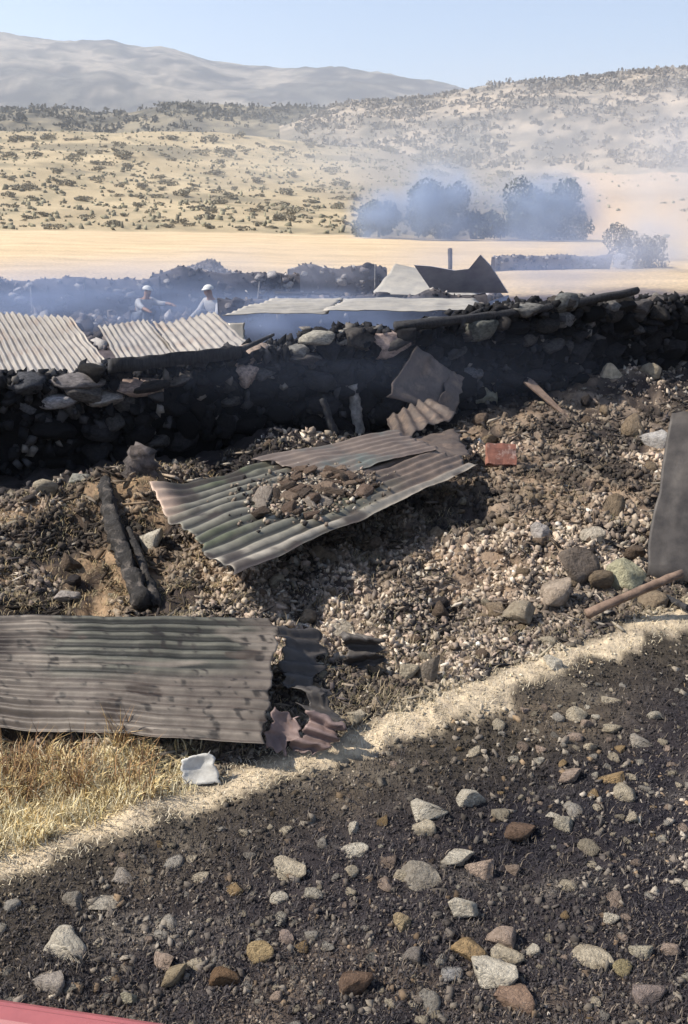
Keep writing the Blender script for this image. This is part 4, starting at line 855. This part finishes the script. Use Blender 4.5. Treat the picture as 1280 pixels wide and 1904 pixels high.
# ------------------------------------------------------------------ vegetation
def leaf_cloud(n, r, lobes, size, cols, flat=1.0):
    """n small leaf faces spread in the outer volume of several lobes (cx, cy, cz, radius)"""
    lb = np.array(lobes); w = lb[:, 3] ** 2; k = r.choice(len(lb), n, p=w / w.sum())
    d = r.normal(size=(n, 3)); d /= np.linalg.norm(d, axis=1, keepdims=True)
    rad = lb[k, 3] * (0.45 + 0.6 * r.random(n) ** 0.6); P = lb[k, :3] + d * rad[:, None] * np.array([1, 1, flat])
    Rm = rotm(n, r); s = size * r.uniform(.6, 1.4, n)
    q = np.array([[-1, -.55, 0], [1, -.45, .15], [.8, .6, -.1], [-.7, .5, .12]])
    V = np.einsum('nij,nkj->nki', Rm, q[None] * s[:, None, None]) + P[:, None, :]
    c = np.array(cols)[r.integers(0, len(cols), n)] * r.uniform(.7, 1.25, (n, 1))
    T = np.arange(n * 4).reshape(n, 4); return V.reshape(-1, 3), T, np.repeat(c, 4, 0)

def tree(name, label, u, v, y, w, h, seed, cat='tree', cols=((0.15, 0.155, 0.12), (0.12, 0.125, 0.1), (0.19, 0.19, 0.15)), n=4500, size=.2, group=None):
    r = np.random.default_rng(seed); b = at_y(u, v, y); b[2] = float(G(b[0], b[1])); root = link(name, None); root.location = b; tag(root, label, cat, group)
    lobes = []
    for k in range(13):
        a = r.uniform(0, 6.28); rr = r.uniform(.1, .36) * w; zz = h * r.uniform(.06, .8); q = w * r.uniform(.14, .24) * (1 - .35 * abs(zz / h - .5)); lobes.append((math.cos(a) * rr, math.sin(a) * rr, zz, q))
    log('trunk', (0, 0, -.2), (r.normal() * .1, r.normal() * .1, h * .55), h * .035, h * .015, M['bark'], seed, parent=root)
    tr = root.children[0] if root.children else None
    for k in range(5): L = lobes[k]; log('limb', (0, 0, h * .28), (L[0], L[1], L[2]), h * .015, h * .005, M['bark'], seed + k, seg=5, sides=6, parent=root)
    V, T, c = leaf_cloud(n, r, lobes, size, cols); link('crown', mesh_np('crown', V, T, M['leaf'], c), root); return root
tree('smoky_tree', 'small smoky tree, leftmost of the row at the field edge', 705, 442, 140, 7.5, 6.2, 1, group='trees at the field edge')
tree('smoky_tree', 'tall rounded smoky tree, second from left at the field edge', 815, 444, 142, 11.5, 9.0, 2, n=6500, group='trees at the field edge')
tree('smoky_tree', 'low smoky tree between the two tall rounded ones', 900, 445, 140, 7.0, 4.2, 3, n=3000, group='trees at the field edge')
tree('smoky_tree', 'broad smoky tree, rightmost of the row at the field edge', 1010, 446, 141, 14.0, 8.6, 4, n=7500, group='trees at the field edge')
tree('smoky_bush', 'grey smoky bush standing in the field at the right', 1182, 500, 40, 2.7, 1.8, 5, 'bush', ((0.2, 0.19, 0.17), (0.13, 0.125, 0.12), (0.27, 0.25, 0.22)), 4200, .05)
def heap(name, label, cat, u, v, y, w, dp, h, seed, cols, n=3500):
    r = np.random.default_rng(seed); b = at_y(u, v, y); b[2] = float(G(b[0], b[1])) - .05; root = link(name, None); root.location = b; tag(root, label, cat)
    a, q = np.meshgrid(np.linspace(0, 2 * math.pi, 49)[:-1], np.linspace(0, 1, 18), indexing='ij'); x = np.cos(a) * q * w / 2; yv = np.sin(a) * q * dp / 2
    f = lambda x, yv, q: h * (np.cos(np.clip(q, 0, 1) * math.pi) * .5 + .5) * (1 + .35 * fbm(x * 1.3 + seed, yv * 1.3, seed, 4)) + .08 * fbm(x * 5, yv * 5, seed + 2, 3) * (1 - q)
    V = np.stack([x, yv, f(x, yv, q)], -1).reshape(-1, 3); i, j = np.meshgrid(np.arange(48), np.arange(17), indexing='ij'); i2 = (i + 1) % 48
    link('heap_body', mesh_np('heap_body', V, np.stack([i * 18 + j, i * 18 + j + 1, i2 * 18 + j + 1, i2 * 18 + j], -1).reshape(-1, 4), M['heap'], None, True), root)
    qa = r.uniform(0, 6.28, n); qq = np.sqrt(r.random(n)) * .97; x = np.cos(qa) * qq * w / 2; yv = np.sin(qa) * qq * dp / 2
    V, T, c = chips(np.stack([x, yv, f(x, yv, qq)], -1), r.uniform(.012, .05, n), np.stack([r.uniform(.8, 2.2, n), r.uniform(.4, 1, n), r.uniform(.3, .8, n)], -1), pick(cols, n, r), r)
    o = link('heap_litter', mesh_np('heap_litter', V, T, M['chips'], c), root); o['kind'] = 'stuff'
M['heap'] = material('burnt_heap', (0.13, 0.115, 0.115), (0.08, 0.07, 0.072), 3, .95, .7, 14)
heap('burnt_heap', 'dark domed burnt heap behind the crouching people', 'heap', 392, 542, 22.8, 3.3, 2.4, .78, 6, [((0.13, 0.115, 0.115), 3), ((0.08, 0.07, 0.075), 3), ((0.22, 0.19, 0.18), 1)])

SHR = []
for k in range(6):
    r = np.random.default_rng(900 + k); lob = [(r.normal() * .45, r.normal() * .35, r.uniform(.2, .55), r.uniform(.3, .55)) for _ in range(5)]
    V, T, c = leaf_cloud(150, r, lob, .13, ((0.27, 0.24, 0.17), (0.22, 0.195, 0.145), (0.32, 0.28, 0.2)), .7); SHR.append(mesh_np('shrub', V, T, M['leaf'], c))  # leaf colours lightened, putting distance haze into the shrubs
def ground_hit(u, v, r0=150, r1=400):
    d = ray(u, v); L = math.hypot(d[0], d[1]); rr = np.linspace(r0, r1, 400); z = H + rr * d[2] / L; g = G(rr * d[0] / L, rr * d[1] / L)
    k = np.argmax(g >= z);
    return None if g[k] < z[k] else np.array([rr[k] * d[0] / L, rr[k] * d[1] / L, g[k]])
cnt = 0; tries = 0
while cnt < 300 and tries < 4000:
    tries += 1
    u = rng.uniform(-30, 1310); v = rng.uniform(255, 428)
    if u > 660 and not (v < 345 or u > 1080): continue
    if u > 1070 and rng.random() < .85: continue
    if vnoise(u / 50, v / 22, 5) < rng.uniform(.0, .75): continue
    p = ground_hit(u, v)
    if p is None: continue
    s = (.6 + 1.2 * rng.random() ** 2) * p[1] / 230; o = link('shrub', SHR[rng.integers(6)]); o.location = p; o.scale = (s * rng.uniform(1, 1.7), s, s * rng.uniform(.7, 1.1)); o.rotation_euler.z = rng.uniform(-.4, .4)
    side = 'golden hillside beyond the field' if u < 660 else 'greyer slope above the smoky trees'
    band = 'along the foot' if v > 395 else 'low' if v > 350 else 'halfway up' if v > 300 else 'near the top'
    part = ('far left end', 'left part', 'left middle', 'right middle', 'right part', 'far right end')[int(min(max(u, 0), 659) // 110)]
    sz = 'tiny' if s < .7 * p[1] / 230 else 'bushy'
    tag(o, f'{sz} dark shrub {band} at the {part} of the golden hillside' if u < 660 else f'{sz} dark shrub {band} on the {side}', 'shrub', 'shrubs on the ' + side); cnt += 1
def scrub(name, label, hill_name, n, seed, size, cols, tmin=0.0, cond=None):
    r = np.random.default_rng(seed); me = bpy.data.objects[hill_name].data; co = np.empty(len(me.vertices) * 3, np.float32); me.vertices.foreach_get('co', co); co = co.reshape(-1, 3).reshape(60, 240, 3)
    a = r.uniform(4, 44, n); b = r.uniform(5, 234, n); a0 = a.astype(int); b0 = b.astype(int); fa = (a - a0)[:, None]; fb = (b - b0)[:, None]
    P = (co[a0, b0] * (1 - fa) + co[a0 + 1, b0] * fa) * (1 - fb) + (co[a0, b0 + 1] * (1 - fa) + co[a0 + 1, b0 + 1] * fa) * fb
    keep = fbm(P[:, 0] / 30, P[:, 1] / 30, seed) > r.uniform(-.5, .35, n); P = P[keep]; n = len(P)
    K = 9; s_ = size * (.35 + 1.1 * r.random(n) ** 2); cc = np.array(cols)[r.integers(0, len(cols), n)] * r.uniform(.7, 1.25, (n, 1))
    Q = np.repeat(P, K, 0) + r.normal(size=(n * K, 3)) * np.repeat(s_, K)[:, None] * np.array([.6, .5, .3]) + np.array([0, 0, .35]) * np.repeat(s_, K)[:, None]
    q = np.array([[-1, -.55, 0], [1, -.45, .15], [.8, .6, -.1], [-.7, .5, .12]]) * .5
    V = np.einsum('nij,nkj->nki', rotm(n * K, r), q[None] * (np.repeat(s_, K) * r.uniform(.6, 1.3, n * K))[:, None, None]) + Q[:, None, :]
    T = np.arange(n * K * 4).reshape(-1, 4); c = np.repeat(cc, K * 4, 0)
    tag(link(name, mesh_np(name, V.reshape(-1, 3), T, M['leaf'], c)), label, 'scrub', kind='stuff')
r = np.random.default_rng(57); pts = []
while len(pts) < 2200:
    a_, b_ = r.uniform(-24, 24), r.uniform(152, 400)
    if a_ > 13 and r.random() < .9: continue
    pts.append((b_ * math.sin(math.radians(a_)), b_ * math.cos(math.radians(a_))))
P = np.array(pts); n = len(P); P = np.column_stack([P, G(P[:, 0], P[:, 1]) + .1])
V, T, c = chips(P, r.uniform(.15, .5, n), np.stack([r.uniform(.9, 2, n), r.uniform(.8, 1.2, n), r.uniform(.4, .8, n)], -1), pick([((0.3, 0.27, 0.18), 3), ((0.22, 0.2, 0.14), 2)], n, r), r)
tag(link('hillside_tufts', mesh_np('hillside_tufts', V, T, M['leaf'], c)), 'low dry tufts speckling the hillsides beyond the field', 'scrub', kind='stuff')
scrub('hill_scrub', 'dark scrub covering the low middle ridge', 'hill_middle', 6000, 51, 2.3, ((0.15, 0.14, 0.11), (0.11, 0.105, 0.085)))
scrub('hill_scrub', 'scrub dotted over the right-hand hill', 'hill_right', 11000, 52, 1.7, ((0.25, 0.22, 0.185), (0.2, 0.18, 0.15), (0.3, 0.26, 0.21)))

# ------------------------------------------------------------------ red vehicle panel in the corner
root = link('vehicle_panel', None); e0 = at_z(0, 1840, 1.2); e1 = at_z(300, 1884, 1.2); d = (e1 - e0) / np.linalg.norm(e1 - e0); p0 = e0 - d * 1.0; p1 = e1 + d * .02
root.location = (*p0[:2], 0); tag(root, 'faded pinkish red painted vehicle panel in the bottom left corner', 'vehicle panel')
L = np.linalg.norm(p1 - p0); an = math.atan2(d[1], d[0])
def prism(name, prof, x0, x1, mat, parent):
    n = len(prof); V = [(x, a, b) for x in (x0, x1) for a, b in prof]; bm = bmesh.new(); vs = [bm.verts.new(v) for v in V]
    for k in range(n): bm.faces.new((vs[k], vs[(k + 1) % n], vs[n + (k + 1) % n], vs[n + k]))
    bm.faces.new(vs[:n]); bm.faces.new(vs[n:][::-1]); bmesh.ops.recalc_face_normals(bm, faces=bm.faces[:])
    bmesh.ops.bevel(bm, geom=[e for e in bm.edges if e.calc_face_angle(0) > .6], offset=.006, segments=2, affect='EDGES')
    me = bpy.data.meshes.new(name); bm.to_mesh(me); bm.free(); me.materials.append(mat); o = link(name, me, parent); return o
root.rotation_euler.z = an
prism('panel', [(-.10, .45), (-.10, 1.15), (-.085, 1.185), (-.05, 1.2), (-.02, 1.197), (0, 1.18), (.01, 1.12), (.02, .45)], 0, L, M['red_paint'], root)
prism('sill', [(-.09, .36), (-.09, .447), (.012, .447), (.012, .36)], 0, L, M['black_rubber'], root)
for x in (.18, L - .14): prism('support_leg', [(-.07, -.06), (-.07, .358), (-.02, .358), (-.02, -.06)], x, x + .05, M['black_rubber'], root)

# ------------------------------------------------------------------ air: smoke and haze
def volume(name, label, density, color, aniso=0.2):
    m = bpy.data.materials.new(name); m.use_nodes = True; nt = m.node_tree; nt.nodes.remove(nt.nodes['Principled BSDF'])
    v = nt.nodes.new('ShaderNodeVolumePrincipled'); v.inputs['Density'].default_value = density; v.inputs['Color'].default_value = (*color, 1); v.inputs['Anisotropy'].default_value = aniso
    nt.links.new(v.outputs[0], nt.nodes['Material Output'].inputs['Volume']); return m
def smoke_material(density, color, seed):
    m = volume('smoke', '', density, color); nt = m.node_tree; L = nt.links; v = [n for n in nt.nodes if n.bl_idname == 'ShaderNodeVolumePrincipled'][0]
    tc = N(nt, 'ShaderNodeTexCoord'); ln = N(nt, 'ShaderNodeVectorMath', operation='LENGTH'); L.new(tc.outputs['Object'], ln.inputs[0])
    mr = N(nt, 'ShaderNodeMapRange', interpolation_type='SMOOTHSTEP'); mr.inputs[1].default_value = 1.0; mr.inputs[2].default_value = .15; mr.inputs[3].default_value = 0; mr.inputs[4].default_value = density * 1.8; L.new(ln.outputs['Value'], mr.inputs[0])
    nz = N(nt, 'ShaderNodeTexNoise'); nz.inputs['Scale'].default_value = 2.2; nz.inputs['Detail'].default_value = 3; nz.noise_dimensions = '4D'; nz.inputs['W'].default_value = seed; L.new(tc.outputs['Object'], nz.inputs['Vector'])
    m2_ = N(nt, 'ShaderNodeMapRange'); m2_.inputs[1].default_value = .38; m2_.inputs[2].default_value = .62; m2_.inputs[3].default_value = .25; m2_.inputs[4].default_value = 1.3; L.new(nz.outputs[0], m2_.inputs[0])
    mu = N(nt, 'ShaderNodeMath', operation='MULTIPLY'); L.new(mr.outputs[0], mu.inputs[0]); L.new(m2_.outputs[0], mu.inputs[1]); L.new(mu.outputs[0], v.inputs['Density']); return m
def smoke(label, c, size, density, color, seed):
    r = np.random.default_rng(seed); V, T = ICO[3]; V = V.copy(); V = V * 1.03
    o = link('smoke', mesh_np('smoke', V, T, smoke_material(density, color, seed), None, True)); o.location = c; o.scale = size
    tag(o, label, 'smoke', kind='stuff')
SMK = (0.55, 0.67, 0.96); TSM = (0.6, 0.73, 0.98)
smoke('blue smoke lying low over the burnt walls at the left', at_y(180, 560, 16.2), (5.0, 1.8, .95), .34, SMK, 3)
smoke('blue smoke in the shaded room behind the wall', at_y(600, 596, 13.4), (2.7, 1.1, .62), .5, SMK, 4)
smoke('blue smoke drifting round the grey pointed sheet', at_y(1000, 490, 19.8), (4.6, 2.4, 1.3), .16, SMK, 5)
smoke('smoke drifting over the dark burnt heap', at_y(480, 510, 20.6), (4.4, 1.6, .9), .16, (0.7, 0.76, 0.95), 13)
smoke('blue smoke in front of the small leftmost tree', at_y(708, 412, 130), (6, 5, 5.5), .24, TSM, 9)
smoke('blue smoke in front of the tall rounded tree', at_y(818, 398, 128), (9, 6, 8), .24, TSM, 6)
smoke('blue smoke in front of the rightmost broad tree', at_y(1012, 403, 128), (11, 6, 7.5), .24, TSM, 7)
smoke('thin grey haze of smoke over the valley at the right', at_y(980, 330, 240), (120, 60, 34), .006, (0.86, 0.9, 0.97), 15)
smoke('pale smoke round the bush standing in the field', at_y(1190, 465, 35), (3.6, 2.4, 1.8), .22, (0.8, 0.84, 0.95), 16)
smoke('thin smoke drifting along the dark wall', at_y(560, 690, 8.2), (4.4, .7, .6), .035, SMK, 17)
smoke('thin smoke rising at the right edge', at_y(1270, 400, 60), (6, 6, 11), .07, (0.8, 0.85, 0.95), 8)
bm = bmesh.new(); bmesh.ops.create_cube(bm, size=1); me = bpy.data.meshes.new('haze'); bm.to_mesh(me); bm.free()
hz = link('haze', me); hz.scale = (16000, 16000, 500); hz.location = (0, 0, 250 - 8); me.materials.append(volume('haze', '', 0.00032, (0.84, 0.9, 1.0), 0.3)); tag(hz, kind='stuff')
